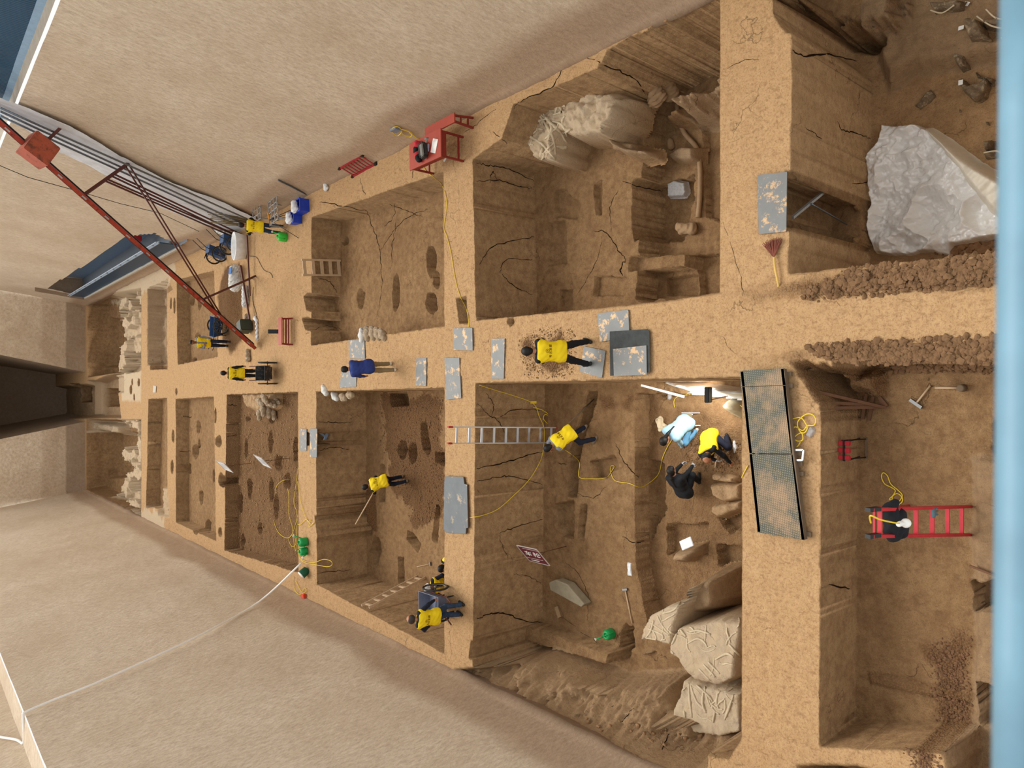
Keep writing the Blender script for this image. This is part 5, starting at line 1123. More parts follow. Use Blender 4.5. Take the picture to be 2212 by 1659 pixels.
hh = pw @ Vector((-.12, .68, .95)); h2 = pw @ Vector((.1, .42, .82)); dd = (hh - h2).normalized(); stick('long pale wooden pole held by the bending man in the far left pit', h2 - dd * .25, hh + dd * 1.3, .022)
a1 = on(1283, 862); b1 = Vector((g10.x, g10.y, g10.z)) + Vector((.15, .35, .75)); stick('long dark wooden pole reaching from the bending man into the crack', a1, b1 + (b1 - a1) * .05, .016, m=TIM)
# broom
t = thing('broom', 'reddish twig broom with a yellow bound handle lying on the near baulk', 'broom', G(1672, 560, .06)); f0 = G(1672, 555, .08); h1 = G(1682, 620, .06); f1_ = G(1668, 516, .05)
m = MB(); P = [f0, f0.lerp(h1, .35) + Vector((-.02, 0, .02)), f0.lerp(h1, .7) + Vector((-.02, 0, 0)), h1]; ch(m.tube([Vector(q) for q in smooth([tuple(q) for q in P], 8)], [.024 if k % 2 else .019 for k in range(25)], 8).build('handle', mat('bound_straw', (206, 172, 98), .8)), t)
m = MB(); dxx = (f1_ - f0)
for i in range(120):
    a = random.uniform(-.6, .6); e = Euler((0, 0, a)).to_matrix() @ dxx * random.uniform(.8, 1.05); m.tube([f0 + Vector((random.uniform(-.02, .02), 0, random.uniform(-.01, .02))), f0 + e + Vector((0, 0, random.uniform(-.03, .04)))], .004, 4)
ch(m.build('bristles', mat('red_twigs', (142, 84, 70), .9)), t)
# red box frame stool in the near pit
def toolstand(px, py, label):
    b = G(1872, py, zLD); t = thing('folding_stool', label, 'stool', (b.x, b.y, b.z)); 
    tz = zat(px, b.y) - b.z
    for s in (-1, 1):
        MB().beam((s * .16, 0, 0), (s * .16, .12, tz * .98), .02, .02).build('leg', CAPB, t); MB().beam((s * .16, .12, 0), (s * .16, 0, tz * .98), .02, .02).build('leg', CAPB, t)
    MB().beam((-.19, 0, .015), (.19, 0, .015), .025, .025).build('foot_bar', TIM, t)
    for k in range(3): MB().box((-.12 + k * .12, .06, tz), (.085, .2, .05), bev=.012).build('seat_strap', REDP, t)
    MB().box((0, .06, tz + .02), (.36, .03, .03)).build('seat_bar', CAPB, t)
toolstand(1832, 968, 'small red and black folding stool standing in the near left pit')
# rods and poles at the chequer gangway
POLE = mat('brown_pole', (112, 80, 58), .85, bump=.2)
for i, (a, za, b, zb_) in enumerate((((1739, 839), -.1, (1915, 880), zLD), ((1740, 866), -.1, (1905, 876), zLD), ((1746, 883), -.1, (1905, 879), zLD), ((1893, 846), zLD, (1919, 877), zLD), ((1897, 845), zLD, (1912, 880), zLD), ((1875, 848), zLD, (1866, 905), zLD), ((1890, 850), zLD, (1880, 908), zLD))):
    p, q = G(*a, za), G(*b, zb_); tag(MB().beam(p + Vector((0, 0, .04)), q + Vector((0, 0, .05)), .05, .045).build('timber_stick', POLE), 'brown timber stick in the bundle leaning into the near pit, ' + ('longest slanting', 'second long', 'third long, nearest the ladder', 'short outer', 'short inner', 'crossing, farther', 'crossing, nearer')[i], 'stick', 'timber sticks at the near pit')
p, q = G(2094, 1222, zLD + .2), G(2200, 1262, zLD + .2); tag(MB().tube([p, q], .02).build('wooden_pole', POLE), 'dark pole lying toward the handrail beside the near rectangular hollow', 'pole')
t = thing('steel_trestle', 'small grey steel frame at the middle of the chequer gangway side', 'frame', G(1725, 980, .1)); GAL = MATS['galvanised']
P4 = [G(1713, 972, .12), G(1736, 972, .12), G(1734, 994, .12), G(1715, 994, .12)]
for a, b in zip(P4, P4[1:] + P4[:1]): ch(MB().beam(a, b, .03, .03).build('bar', GAL), t)
# plastic bags
CLR = mat('clear_plastic', (226, 228, 232), .2, var=.12, scale=14, bump=.8, trans=.55, alpha=.85, spec=.6)
def bag(label, pts, z, m=FILM, hh=.035):
    o = mound('plastic_bag', pts, z + hh, z, w=.06, h=.012, rough=.02, rf=14, m=m); return tag(o, label, 'plastic bag')
bag('white paper in a clear bag on the step edge of the left pit', [(1352, 1212), (1365, 1214), (1366, 1248), (1353, 1246)], zLC)
bag('clear labelled bag beside the cable coil on the near baulk', [(1740, 925), (1752, 914), (1763, 932), (1750, 952), (1736, 942)], .01, CLR)
bag('silvery film bag beside the squatting man at the gangway', [(1580, 948), (1588, 950), (1592, 970), (1586, 985), (1580, 970)], zLC2)
o = bag('square of clear film lying on the lower right pit floor', [(1440, 395), (1455, 388), (1478, 392), (1483, 415), (1476, 425), (1440, 426)], zRC2, CLR)
# earth blocks left standing with finds
BONE = mat('pale_relic', (200, 184, 156), .85, var=.12, scale=9, bump=.4); STONE = mat('grey_relic_stone', (150, 140, 118), .85, bump=.4)
def line_top(pts, z): return [G(p[0], p[1], z(p) if callable(z) else z) for p in smooth(pts, 4)]
def relief(parent, name, pts, z, r, m=BONE, flat=1):
    from mathutils.bvhtree import BVHTree
    bv = BVHTree.FromPolygons([v.co[:] for v in parent.data.vertices], [p.vertices[:] for p in parent.data.polygons]); P = []
    for p in smooth(pts, 4):
        h = bv.ray_cast(Vector((0, 0, H)), ray(*p).normalized())
        if h[0] is not None and h[0].z > z - .5: P.append(h[0] + Vector((0, 0, r * .1)))
    if len(P) < 3: return None
    n = len(P); rs = [r * .62 * (.55 + .45 * math.sin(PI * (k + .6) / (n + .2))) * random.uniform(.8, 1.25) for k in range(n)]
    o = MB().tube(P, rs, 7).build(name, m); o.parent = parent; return o
zA = zRC + 1.25
blk = mound('relic_block', [(1092, 235), (1120, 215), (1200, 200), (1300, 190), (1335, 200), (1325, 250), (1300, 290), (1250, 300), (1205, 290), (1190, 345), (1150, 355), (1130, 300), (1095, 300)], zA, zRC, w=.14, pale=.85, rough=.22, rf=3.5, jag=.12, dust=.4)
tag(blk, 'earth block of tangled pale chariot wood traces under the right wall', 'relic block')
def tangle(blk, box, n, z, r, seed, name='wood_trace'):
    rr = random.Random(seed)
    for k in range(n):
        x, y = rr.uniform(box[0], box[2]), rr.uniform(box[1], box[3]); a = rr.uniform(0, 2 * PI); L = rr.uniform(14, 34); pts = []
        for q in range(5): pts.append((x, y)); x += math.cos(a) * L / 3; y += math.sin(a) * L / 3; a += rr.uniform(-.5, .5)
        relief(blk, name, pts, z, r * rr.uniform(.6, 1.2))

for pts in ([(1100, 225), (1103, 260), (1108, 290), (1130, 310)], [(1115, 235), (1135, 262), (1160, 262), (1185, 255)], [(1120, 220), (1150, 235), (1175, 262), (1195, 300), (1200, 335)], [(1128, 255), (1140, 290), (1170, 310), (1200, 345)], [(1160, 240), (1185, 262), (1210, 285), (1222, 305), (1238, 315)],
            [(1186, 258), (1192, 275), (1188, 290), (1178, 300)], [(1192, 262), (1215, 270), (1225, 295)], [(1185, 235), (1202, 228), (1215, 240), (1195, 248)], [(1135, 330), (1142, 350), (1155, 358), (1165, 345), (1172, 320)], [(1105, 300), (1120, 320), (1150, 345)], [(1160, 225), (1140, 240), (1148, 268), (1160, 280)], [(1205, 200), (1206, 220), (1200, 245)]):
    relief(blk, 'wood_trace', pts, zA + .03, .06)
tangle(blk, (1100, 215, 1235, 335), 26, zA, .05, 5)
blk = mound('relic_block', [(1205, 195), (1225, 205), (1275, 245), (1320, 300), (1365, 310), (1370, 325), (1325, 330), (1300, 318), (1250, 262), (1215, 240), (1200, 215)], zA - .25, zRC, w=.35, pale=.45, rough=.05, dust=.2, jag=.04)
tag(blk, 'long narrow earth block carrying two curved shaft traces, right side of the pit', 'relic block')
relief(blk, 'shaft_trace', [(1212, 200), (1250, 235), (1285, 275), (1320, 322)], zA - .2, .05); relief(blk, 'shaft_trace', [(1235, 212), (1270, 250), (1300, 290), (1322, 300)], zA - .2, .04); relief(blk, 'shaft_trace', [(1250, 258), (1275, 235), (1300, 212), (1306, 190)], zA - .1, .035)
blk = mound('relic_block', [(1322, 300), (1368, 305), (1366, 328), (1318, 325)], zRC + .45, zRC, w=.1, pale=.2, rough=.03); tag(blk, 'small low earth block at the tip of the curved shafts', 'relic block')
m = MB(); P = line_top([(1460, 195), (1462, 225), (1468, 260), (1480, 290), (1505, 320), (1512, 360), (1512, 420), (1508, 470)], zRC2 + .06); o = m.tube(P, .06, 8).build('curved_shaft', mat('earth_relic', (158, 130, 98), .9, bump=.4)); tag(o, 'long curved earthen shaft trace winding along the lower right pit', 'relic')
EREL = MATS['earth_relic']
blk = mound('relic_block', [(1433, 332), (1465, 310), (1500, 310), (1498, 345), (1475, 352), (1445, 348)], zRC2 + .4, zRC2, w=.15, pale=.3, rough=.06, dust=.2); tag(blk, 'wedge shaped earth block beside the curved shaft', 'relic block')
lum('stone', 'round stone on the lower right pit floor by the wedge block', 'stone', on(1452, 312), (.08, .05, .07), EREL, 2, fold=.005)
lum('stone', 'hooked stone lump at the end of the curved shaft', 'stone', on(1488, 495), (.2, .1, .12), EREL, 3, rot=1.2, fold=.01)
lum('stone', 'upright stone at the head of the curved shaft under the ragged wall', 'stone', on(1456, 200), (.1, .1, .17), EREL, 4, fold=.01)
lum('stone', 'rubble lump beneath the ragged wall beside the curved shaft head', 'stone', on(1425, 205), (.18, .14, .17), EREL, 5, fold=.02)
# big block bottom right
z1, z2_, z3 = zLC + 1.35, zLC + 1.3, zLC + 1.5
blk = mound('relic_block', [(1376, 1392), (1383, 1352), (1400, 1325), (1440, 1302), (1462, 1300), (1475, 1270), (1482, 1262), (1490, 1275), (1478, 1300), (1462, 1350), (1452, 1405), (1400, 1388)], z1, zLC2, w=.12, pale=.85, rough=.04, jag=.03, dust=.3); tag(blk, 'pale earth block with crossed wood traces beside the hammer', 'relic block')
for pts in ([(1388, 1385), (1405, 1365), (1412, 1340)], [(1405, 1345), (1430, 1362), (1445, 1372)], [(1420, 1330), (1430, 1350), (1448, 1372)], [(1395, 1378), (1408, 1390), (1418, 1378), (1410, 1362)], [(1432, 1325), (1455, 1318), (1470, 1300), (1482, 1265)], [(1400, 1358), (1432, 1372), (1428, 1385)]): relief(blk, 'wood_trace', pts, z1 + .02, .035)
tangle(blk, (1390, 1320, 1450, 1395), 8, z1, .03, 6)
blk = mound('relic_block', [(1462, 1350), (1530, 1335), (1600, 1340), (1603, 1470), (1560, 1490), (1500, 1478), (1478, 1450), (1468, 1425), (1440, 1412), (1450, 1370)], lambda X, Y: z2_ - (X + 3.6) * .0 + .12 * np.sin(X * 3) , zLC2, zp=z2_, w=.14, pale=.8, rough=.05, jag=.04, dust=.3); tag(blk, 'broad pale earth block of harness traces, middle of the near row', 'relic block')
for pts in ([(1442, 1408), (1455, 1385), (1468, 1355)], [(1490, 1365), (1510, 1362), (1535, 1370)], [(1486, 1390), (1505, 1380), (1520, 1385), (1528, 1398)], [(1470, 1360), (1482, 1375)], [(1545, 1425), (1570, 1412), (1585, 1420)], [(1575, 1392), (1600, 1418)], [(1520, 1435), (1545, 1462)], [(1530, 1430), (1555, 1455)], [(1510, 1445), (1535, 1470)]): relief(blk, 'harness_trace', pts, z2_ + .05, .04)
tangle(blk, (1460, 1350, 1595, 1475), 14, z2_, .032, 7, 'harness_trace')
blk = mound('relic_block', [(1448, 1522), (1462, 1500), (1472, 1462), (1520, 1478), (1603, 1495), (1603, 1590), (1560, 1600), (1510, 1590), (1446, 1585)], z3 - .35, zLC2, zp=z3 - .35, w=.12, pale=.9, rough=.05, jag=.03, dust=.5); tag(blk, 'large pale square earth block with long bones, nearest the left wall', 'relic block')
for pts in ([(1488, 1475), (1490, 1510), (1495, 1550)], [(1492, 1480), (1505, 1515), (1525, 1535)], [(1520, 1490), (1518, 1520), (1525, 1540)], [(1552, 1490), (1548, 1515), (1552, 1530)], [(1585, 1500), (1575, 1530), (1565, 1555)], [(1545, 1535), (1540, 1560)], [(1478, 1535), (1480, 1550)], [(1505, 1480), (1528, 1500), (1540, 1515)]): relief(blk, 'bone', pts, z3 - .3, .04)
tangle(blk, (1480, 1475, 1595, 1545), 12, z3 - .3, .03, 8, 'bone')
blk = mound('relic_block', [(1478, 1262), (1500, 1245), (1545, 1240), (1550, 1310), (1540, 1330), (1480, 1345), (1470, 1340)], zLC + .8, zLC2, w=.3, pale=.25, rough=.04, jag=.05, dust=.1); tag(blk, 'brown sloping earth block between the pale blocks and the film-topped stone', 'relic block')
blk = mound('relic_block', [(1440, 1205), (1450, 1190), (1500, 1180), (1500, 1200), (1480, 1222), (1450, 1222)], zLC2 + .45, zLC2, w=.2, pale=.25, rough=.04, dust=.1); tag(blk, 'small earth block topped by silvery film on the left pit floor', 'relic block')
o = MB().box(G(1483, 1174, zLC2 + .5), (.22, .36, .03), Euler((0, .1, .5)), bev=.01).build('film_packet', FILM); tag(o, 'silvery film packet on top of the small earth block', 'packet')
for P, lb in (([(1530, 1020), (1585, 1030), (1590, 1050), (1535, 1040)], 'crumbly earth step beside the crouching person in black, topmost'), ([(1525, 1045), (1600, 1042), (1600, 1080), (1560, 1090), (1535, 1075)], 'crumbly earth step beside the crouching person in black, middle'), ([(1530, 1090), (1600, 1080), (1598, 1100), (1550, 1125), (1530, 1110)], 'crumbly earth step beside the crouching person in black, lowest')):
    tag(mound('earth_step', P, zLC2 + .28, zLC2, w=.1, pale=.15, rough=.07, dust=.5, jag=.05), lb, 'earth step')
# stone blade shape in left pit C
t = thing('stone_slab', 'grey green tilted stone slab on the left pit floor below the maroon sign', 'stone slab', on(1215, 1290))
P = [G(1185, 1258, zLC + .35), G(1200, 1252, zLC + .36), G(1225, 1262, zLC + .35), G(1262, 1305, zLC + .3), G(1255, 1312, zLC + .3), G(1188, 1275, zLC + .33)]
m = MB(); m.slab(P, (0, .0, 1), .3); o = m.build('slab', STONE); ch(o, t); bv = o.modifiers.new('b', 'BEVEL'); bv.width = .03; bv.segments = 2
ch(MB().box(G(1207, 1322, zLC + .05), (.3, .12, .1), Euler((.2, .1, .6))).build('chip', EREL), t)
tag(mound('earth_bench', [(1372, 1410), (1400, 1402), (1415, 1408), (1415, 1418), (1375, 1425)], zLC + .2, zLC2 - .1, w=.15, rough=.05, pale=.2), 'flat grey ledge of earth between the hammer and the ragged slope', 'earth ledge')
# floodlight and white boards by the walkway edge
t = thing('floodlight', 'black floodlight lit and hung on the left face of the walkway', 'floodlight', G(1530, 856, -1.6))
fp = G(1530, 853, -1.75); MB_ = MB().box(fp, (.34, .1, .26), Euler((.3, 0, 0)), bev=.012); ch(MB_.build('housing', CAPB), t)
LAMP = bpy.data.materials.new('led_panel'); LAMP.use_nodes = True; LAMP.node_tree.nodes['Principled BSDF'].inputs['Emission Color'].default_value = (1, .98, .92, 1); LAMP.node_tree.nodes['Principled BSDF'].inputs['Emission Strength'].default_value = 14
ch(MB().box(fp + Vector((0, .06, -.03)), (.29, .012, .21), Euler((.3, 0, 0))).build('light_panel', LAMP), t)
ch(MB().beam(fp + Vector((-.1, -.1, .02)), G(1545, 855, -1.6) + Vector((0, -.3, 0)), .02, .02).build('bracket', POLE), t)
ld = bpy.data.lights.new('floodlight_beam', 'SPOT'); lo = bpy.data.objects.new('floodlight_beam', ld); C.objects.link(lo); ld.energy = 150; ld.spot_size = 2.4; ld.spot_blend = .6; ld.shadow_soft_size = .12; ld.color = (1, .98, .93)
lo.location = fp + Vector((0, .1, -.02)); lo.rotation_euler = Vector((.45, -.75, .75)).normalized().to_track_quat('Z', 'Y').to_euler(); lo.parent = t; lo.matrix_parent_inverse = Matrix.Translation(-t.location)
a, b = G(1385, 832, -1.9), G(1478, 857, -2.2); tag(MB().beam(a, b, .05, .03).build('white_batten', WHITE), 'white batten leaning along the walkway face near the floodlight', 'batten')
o = mound('plaster_lining', [(1400, 820), (1470, 828), (1600, 843), (1600, 850), (1560, 860), (1500, 850), (1440, 845), (1400, 832)], zLC + .9, zLC, w=.3, pale=1, rough=.08, m=mat('pale_lining', (228, 226, 220), .8, bump=.3), zp=zLC + .9); tag(o, 'pale plaster lining at the base of the walkway face behind the floodlight', 'lining')
o = mound('boulder', [(1540, 870), (1565, 850), (1590, 862), (1592, 895), (1570, 905), (1548, 895)], zLC2 + .55, zLC2, w=.3, pale=.7, rough=.1, dust=.3); tag(o, 'pale boulder lit by the floodlight under the gangway end', 'boulder'); o.data.materials[0] = mat('chalky_earth', (206, 196, 168), .9, bump=.5)
t = thing('sun_hat', 'cream wide sun hat and cloth lying beside the woman in light blue', 'hat', on(1430, 917)); z0 = t.location.z
lum('x', '', '', Vector((0, 0, 0)), (.12, .08, .05), HATM, 1, fold=.008, h=.014); o = bpy.data.objects['x']; o.name = 'crown'; o.parent = t; o.location = (0, 0, .04); [o.pop(k) for k in ('label', 'category') if k in o.keys()]
skin('brim', [((-.12, 0, .02), (.16, .03, .02), .07, .06), ((-.05, -.12, .02), (.1, .12, .02), .06, .06)], .014, HATM, t, .05, fold=.012)
t = thing('camp_stool', 'small pale folding stool under the woman in light blue', 'stool', on(1502, 905)); 
for s in (-1, 1): MB().beam((s * .15, -.15, 0), (s * .15, .15, .34), .02, .02).build('leg', SIGNW, t); MB().beam((s * .12, .15, 0), (s * .12, -.15, .34), .02, .02).build('leg', SIGNW, t)
MB().box((0, 0, .35), (.3, .28, .015)).build('seat', KHAKI, t)
o = MB().tube([G(1548, 985, zLC2 + .1), G(1545, 1010, zLC2 + .05)], .015).build('brush_handle', WOOD); tag(o, 'short wooden brush held by the squatting man', 'brush'); o.name = 'dig_brush'
lum('water_bottle', 'clear water bottle lying near the white batten', 'bottle', on(1448, 852), (.09, .01, .035), CLR, 0, fold=0, h=.012)
# timber in the dark niche
a, b = G(1795, 402, zRD + .9), G(1712, 468, zRD + .9)
zn = zat(1862, G(1708, 430).y); a = AY(1800, 398, G(1708, 430).y + .03); b = AY(1712, 470, G(1708, 430).y + .25); tag(MB().beam(a, b, .05, .05).build('metal_strut', GAL), 'pale metal strut slanting across the big wall hole', 'strut')
a = AY(1752, 440, G(1708, 430).y + .12); b = AY(1830, 485, G(1708, 430).y + .1); tag(MB().tube([a, b], .015, 6).build('metal_rod', PIPE), 'thin dark rod inside the big wall hole', 'rod')
a = AY(704, 944, G(684, 950).y + .15); o = MB().box(a, (.3, .05, .1), Euler((.3, .5, .2))).box(a + Vector((.1, 0, .15)), (.06, .05, .3), Euler((.3, .5, .2))).build('metal_bracket', mat('pale_blue_metal', (150, 176, 210), .4, .3)); tag(o, 'pale blue metal bracket in the small wall hole', 'bracket')
# plastic sheet and finds in the near right pit
SHEET = mat('translucent_sheet', (250, 250, 248), .16, var=.02, scale=3, bump=.35, spec=1, alpha=.86, stain=(206, 196, 180), sfac=(.6, .72))
def tarp(X, Y): return zRD + .12 + (.3 - np.abs(vnoise(X, Y, 1.3, 201, 2, .5)) * .9) * .6 - np.abs(vnoise(X, Y, 3.4, 203, 3, .55)) * .16 + .1
SP = [(1905, 268), (1990, 270), (2040, 300), (2100, 350), (2200, 400), (2260, 520), (2150, 515), (2060, 530), (2050, 552), (1985, 545), (1960, 555), (1890, 548), (1876, 520), (1884, 450), (1874, 345), (1905, 300)]
o = mound('plastic_sheet', SP, tarp, zRD - .0, zp=zRD + .1, w=.08, h=.011, rough=.03, rf=9, jag=.05, m=SHEET); tag(o, 'large crumpled translucent plastic sheet covering the near right pit floor', 'plastic sheet')
FOLD = mat('milky_sheet_fold', (226, 220, 204), .45, var=.05, bump=.2)
o = mound('sheet_fold', [(1978, 270), (1998, 268), (2045, 296), (2105, 345), (2190, 395), (2270, 440), (2270, 570), (2190, 515), (2135, 465), (2080, 400), (2025, 330)], lambda X, Y: zRD + .5 + vnoise(X + Y * .9, (X - Y) * .25, 2.2, 210, 3) * .16, zRD + .1, zp=zRD + .4, w=.22, h=.011, rough=.02, jag=.02, m=FOLD); tag(o, 'thick milky rolled fold along the edge of the crumpled plastic sheet', 'sheet fold')
DK = mat('dark_relic', (118, 100, 78), .9, var=.25, scale=12, bump=.6, stain=(168, 150, 120)); TAGW = mat('paper_tag', (236, 236, 230), .6)
for i, (P, hh, lb) in enumerate((([(2050, 95), (2080, 90), (2085, 140), (2068, 150), (2045, 115)], .3, 'dark block of fused fragments below the upper ledge'), ([(2065, 160), (2090, 180), (2140, 155), (2125, 205), (2105, 222), (2072, 195)], .25, 'curled dark relic lump with a paper tag beside it'), ([(2095, 145), (2140, 160), (2135, 175), (2098, 160)], .35, 'narrow raised relic lump above the curled one'), ([(1960, 230), (2010, 185), (2020, 205), (1985, 240)], .12, 'faint crescent relic in the orange soil'),
        ([(2060, 228), (2075, 228), (2078, 245), (2062, 244)], .15, 'small earth stub nearest the crescent relic'), ([(2120, 258), (2135, 255), (2138, 272), (2122, 270)], .15, 'small earth stub near the blue handrail'), ([(2115, 300), (2140, 295), (2142, 318), (2120, 320)], .3, 'dark upright relic above the plastic sheet'), ([(2120, 325), (2180, 318), (2180, 338), (2122, 340)], .2, 'long dark relic with a pale bone end above the plastic sheet'),
        ([(2070, 35), (2110, 30), (2130, 75), (2085, 75)], .4, 'tangled relic block near the top corner, larger'), ([(2110, 40), (2160, 30), (2165, 60), (2120, 55)], .3, 'tangled relic block near the top corner, by the handrail'), ([(2000, 0), (2090, -10), (2080, 25), (2010, 25)], .25, 'low pale block of bones at the upper photo edge'))):
    z_ = zRD + (.35 if i in (8, 9, 10) else 0); tag(mound('relic_lump', P, z_ + hh, z_ - .05, w=.08, h=.02, pale=0, rough=.1, rf=9, jag=.06, m=DK), lb, 'relic')
for i, (a, b) in enumerate(((2075, 178), (2169, 82), (2088, 8), (2076, 60))):
    o = MB().box(G(a, b, zRD + .42 if i else zRD + .3), (.09, .07, .004), Euler((.1, .1, .5 * i))).build('paper_tag', TAGW); tag(o, 'white paper find tag, ' + ('beside the curled relic lump', 'next to the blue handrail', 'at the upper photo edge', 'on the larger tangled relic')[i], 'tag')
for i, pts in enumerate(([(2010, 22), (2035, 28), (2060, 12)], [(2110, 35), (2140, 55), (2170, 62)], [(2130, 20), (2150, 38), (2175, 42)], [(2125, 330), (2150, 326), (2165, 330)])):
    tag(MB().tube(line_top(pts, zRD + (.62 if i < 3 else .3)), .014, 6).ball(line_top(pts, zRD + (.62 if i < 3 else .3))[-1], .02, 8).build('bone', BONE), 'pale long bone, ' + ('at the upper photo edge', 'crossing the tangled relic by the handrail', 'short one beside the handrail corner', 'on the long dark relic above the plastic sheet')[i], 'bone')
# clods of loose soil
def clods(name, label, P, n, z, s0, s1, rgb, px=True):
    Q = PX(P, z); X = [p[0] for p in Q]; Y = [p[1] for p in Q]; A = np.array(Q); m = MB(); k = 0; rr = random.Random(len(label))
    tm = bmesh.new(); bmesh.ops.create_icosphere(tm, subdivisions=1, radius=1); vs = np.array([v.co[:] for v in tm.verts]); fs = np.array([[v.index for v in f.verts] for f in tm.faces]); tm.free()
    V, F = [], []; rng = np.random.default_rng(len(label))
    while k < n:
        x, y = rr.uniform(min(X), max(X)), rr.uniform(min(Y), max(Y))
        if sdpoly(np.array([[x]]), np.array([[y]]), A)[0, 0] < rr.uniform(-.1, .15): k += .25; continue
        s = s0 + (s1 - s0) * rr.random() ** 3; d = vs * (1 + rng.uniform(-.3, .3, (len(vs), 1))) * s * np.array([rr.uniform(.8, 1.3), rr.uniform(.8, 1.3), rr.uniform(.6, .9)])
        V.append(d + np.array([x, y, zg(x, y) + s * .25])); F.append(fs + len(vs) * len(F)); k += 1
    V = np.concatenate(V); F = np.concatenate(F); me = bpy.data.meshes.new(name); me.from_pydata(V.tolist(), [], F.tolist()); me.update()
    o = link(name, me, mat('clod_' + str(rgb[0]), rgb, .95, var=.25, scale=9, spec=.1)); return tag(o, label, 'soil', kind='stuff')
SOILC = (122, 94, 68)
clods('loose_soil', 'crumbled brown clods along the left edge of the near central walkway', [(1740, 752), (1850, 736), (2180, 730), (2180, 800), (1860, 798), (1800, 776)], 3800, .12, .006, .055, SOILC)
clods('loose_soil', 'crumbled brown clods along the right edge of the near central walkway', [(1730, 640), (1850, 575), (2000, 560), (2180, 535), (2180, 612), (1900, 630)], 3200, .12, .006, .055, SOILC)
clods('loose_soil', 'large soil clods fallen on the lower corner of the plastic sheet', [(2060, 515), (2110, 500), (2180, 505), (2180, 540), (2060, 550), (2000, 552)], 120, zRD + .3, .03, .09, (128, 96, 68))
clods('loose_soil', 'crumbs of dark loose soil around the bending man on the walkway', [(1120, 735), (1170, 705), (1240, 715), (1245, 800), (1190, 822), (1135, 808)], 1500, 0, .006, .022, SOILC)
clods('loose_soil', 'crumbled soil spread over the far left pit floor', [(815, 850), (958, 852), (958, 1120), (900, 1140), (855, 1060), (825, 960)], 2200, zLB, .01, .032, SOILC)
clods('loose_soil', 'dark loose soil heap in the near left pit beside the handrail', [(2010, 1400), (2095, 1370), (2098, 1650), (2040, 1650), (2020, 1480)], 1300, zLD, .006, .028, (118, 88, 66))
clods('loose_soil', 'crumbled soil around the squatting man and brush', [(1470, 950), (1600, 955), (1600, 1015), (1500, 1020)], 500, zLC2, .008, .03, SOILC)
clods('pebbles', 'pebbly loose soil covering the wide far left pit floor', [(516, 862), (640, 852), (642, 1218), (516, 1185)], 3500, zL3, .012, .035, (160, 130, 96))
clods('rubble', 'rubble crumbs along the foot of the ragged left slope', [(1250, 1520), (1470, 1560), (1540, 1600), (1300, 1560)], 350, -1.5, .015, .06, (150, 118, 86))

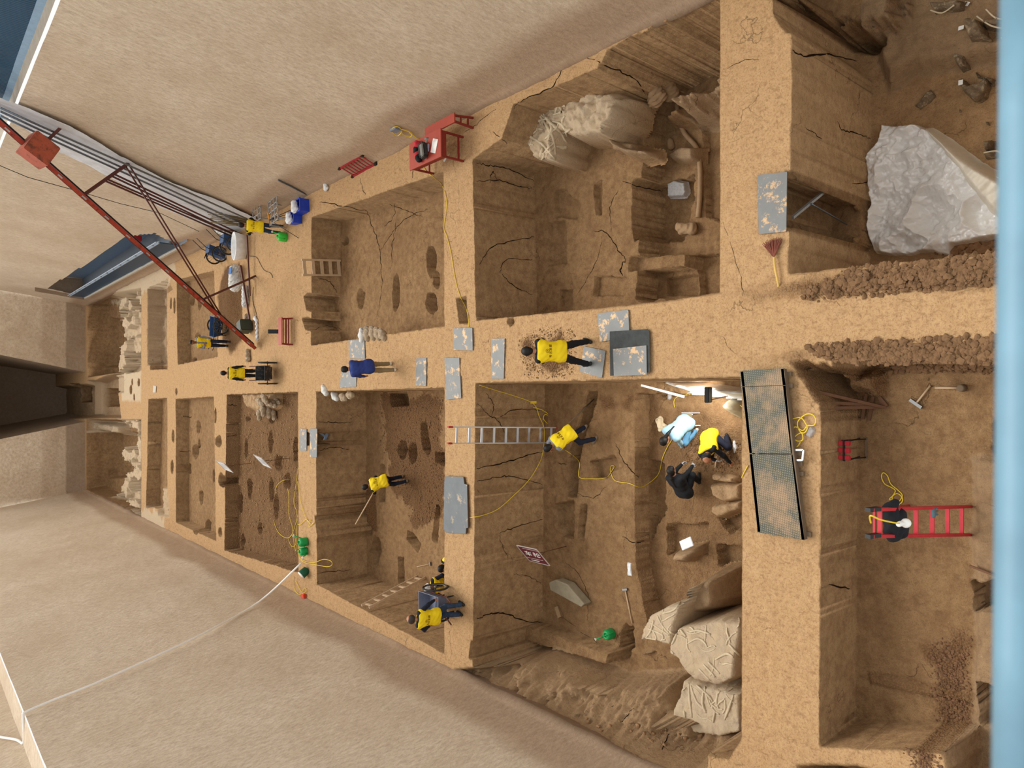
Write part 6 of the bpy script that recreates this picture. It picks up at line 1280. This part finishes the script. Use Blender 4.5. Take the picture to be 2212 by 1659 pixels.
# long drying cracks in the cut earth, parts of the ground
CRK = mat('crack_soil', (44, 32, 23), 1, var=.2, spec=0); rc = random.Random(4)
for pts, r in (([(793, 456), (803, 485), (815, 520), (822, 560), (825, 620), (815, 690)], .014), ([(853, 440), (850, 470), (830, 490)], .01), ([(855, 480), (848, 530), (845, 590)], .01), ([(820, 545), (850, 500), (880, 470), (925, 452)], .011), ([(690, 437), (730, 443), (792, 456)], .016), ([(840, 440), (870, 452), (915, 470)], .01), ([(780, 384), (783, 410), (790, 420)], .01), ([(890, 360), (892, 385)], .012),
               ([(687, 910), (720, 913), (760, 911)], .014), ([(690, 973), (720, 966), (755, 970)], .013), ([(686, 1240), (720, 1234), (757, 1230)], .013), ([(1029, 352), (1060, 358), (1100, 366), (1154, 392)], .016), ([(1029, 392), (1080, 390), (1120, 402), (1153, 408)], .014), ([(1036, 572), (1062, 534), (1110, 520), (1154, 512)], .014), ([(1085, 592), (1110, 618), (1150, 636)], .012), ([(1080, 590), (1092, 562), (1150, 560)], .01), ([(1058, 395), (1064, 372), (1075, 390)], .012),
               ([(1284, 500), (1310, 502), (1335, 540), (1352, 560)], .014), ([(1345, 392), (1388, 405), (1432, 412)], .014), ([(1320, 500), (1318, 450), (1335, 410)], .009), ([(1352, 560), (1340, 580), (1345, 596)], .02), ([(1245, 640), (1290, 560), (1300, 510)], .007),
               ([(1030, 1012), (1080, 1002), (1120, 990), (1172, 976)], .018), ([(1030, 1040), (1080, 1030), (1110, 1030), (1172, 1048)], .014), ([(1030, 1336), (1060, 1326), (1090, 1326), (1130, 1340), (1172, 1345)], .02), ([(1030, 872), (1060, 900), (1072, 905), (1095, 940)], .012), ([(1062, 905), (1066, 875), (1050, 850)], .01), ([(1072, 905), (1110, 885), (1176, 886)], .01), ([(1078, 1152), (1110, 1140), (1172, 1122)], .012), ([(1078, 1156), (1090, 1190), (1098, 1205)], .008), ([(1110, 1240), (1140, 1245), (1172, 1262)], .008),
               ([(1328, 955), (1345, 990), (1362, 1015), (1380, 1032)], .014), ([(1248, 1065), (1280, 1075), (1310, 1052)], .009), ([(1345, 1158), (1365, 1172), (1392, 1168)], .014), ([(1222, 1215), (1250, 1240), (1270, 1290), (1268, 1340)], .008), ([(1205, 1000), (1225, 1004)], .012),
               ([(1712, 108), (1735, 120), (1790, 118), (1850, 132)], .016), ([(1808, 262), (1822, 282), (1850, 288), (1880, 300)], .012), ([(1740, 275), (1775, 300)], .008), ([(1840, 397), (1880, 394)], .008), ([(1790, 1262), (1835, 1272)], .012), ([(1605, 640), (1600, 600), (1562, 480)], .006), ([(1562, 150), (1610, 130), (1640, 130)], .006),
               ([(1110, 235), (1130, 215), (1190, 190), (1215, 150), (1235, 130)], .012), ([(1255, 118), (1330, 150), (1370, 170), (1395, 205)], .014), ([(1005, 285), (1030, 268), (1072, 235)], .008), ([(1065, 285), (1095, 310)], .012), ([(395, 898), (414, 902)], .02), ([(388, 975), (412, 975)], .016), ([(492, 875), (512, 876)], .02), ([(490, 942), (512, 941)], .016), ([(660, 722), (700, 705), (738, 712)], .01), ([(686, 600), (712, 610), (728, 632)], .014), ([(1500, 1540), (1530, 1575), (1560, 1590)], .01), ([(1340, 1560), (1370, 1530)], .012), ([(1430, 1620), (1445, 1585)], .012), ([(1210, 1330), (1290, 1390)], .007)):
    sp = smooth(pts, 7); P = []
    for k, p in enumerate(sp):
        j = 2.0 if 0 < k < len(sp) - 1 else 0; q = on(p[0] + rc.uniform(-j, j), p[1] + rc.uniform(-j, j))
        v = ray(p[0], p[1])
        # refine onto the face that is seen (steep faces): back off along the ray
        P.append(q)
    n = len(P); m = MB(); keep = [P[0]]
    for a in P[1:]:
        if (a - keep[-1]).length < 1.0: keep.append(a)
    if len(keep) < 4: continue
    n = len(keep); m.tube([k - ray(*pts[0]) * 0 for k in keep], [r * (.35 + .65 * math.sin(PI * (i + .4) / n)) * rc.uniform(.6, 1.3) for i in range(n)], 5)
    m.build('crack', CRK, fl)
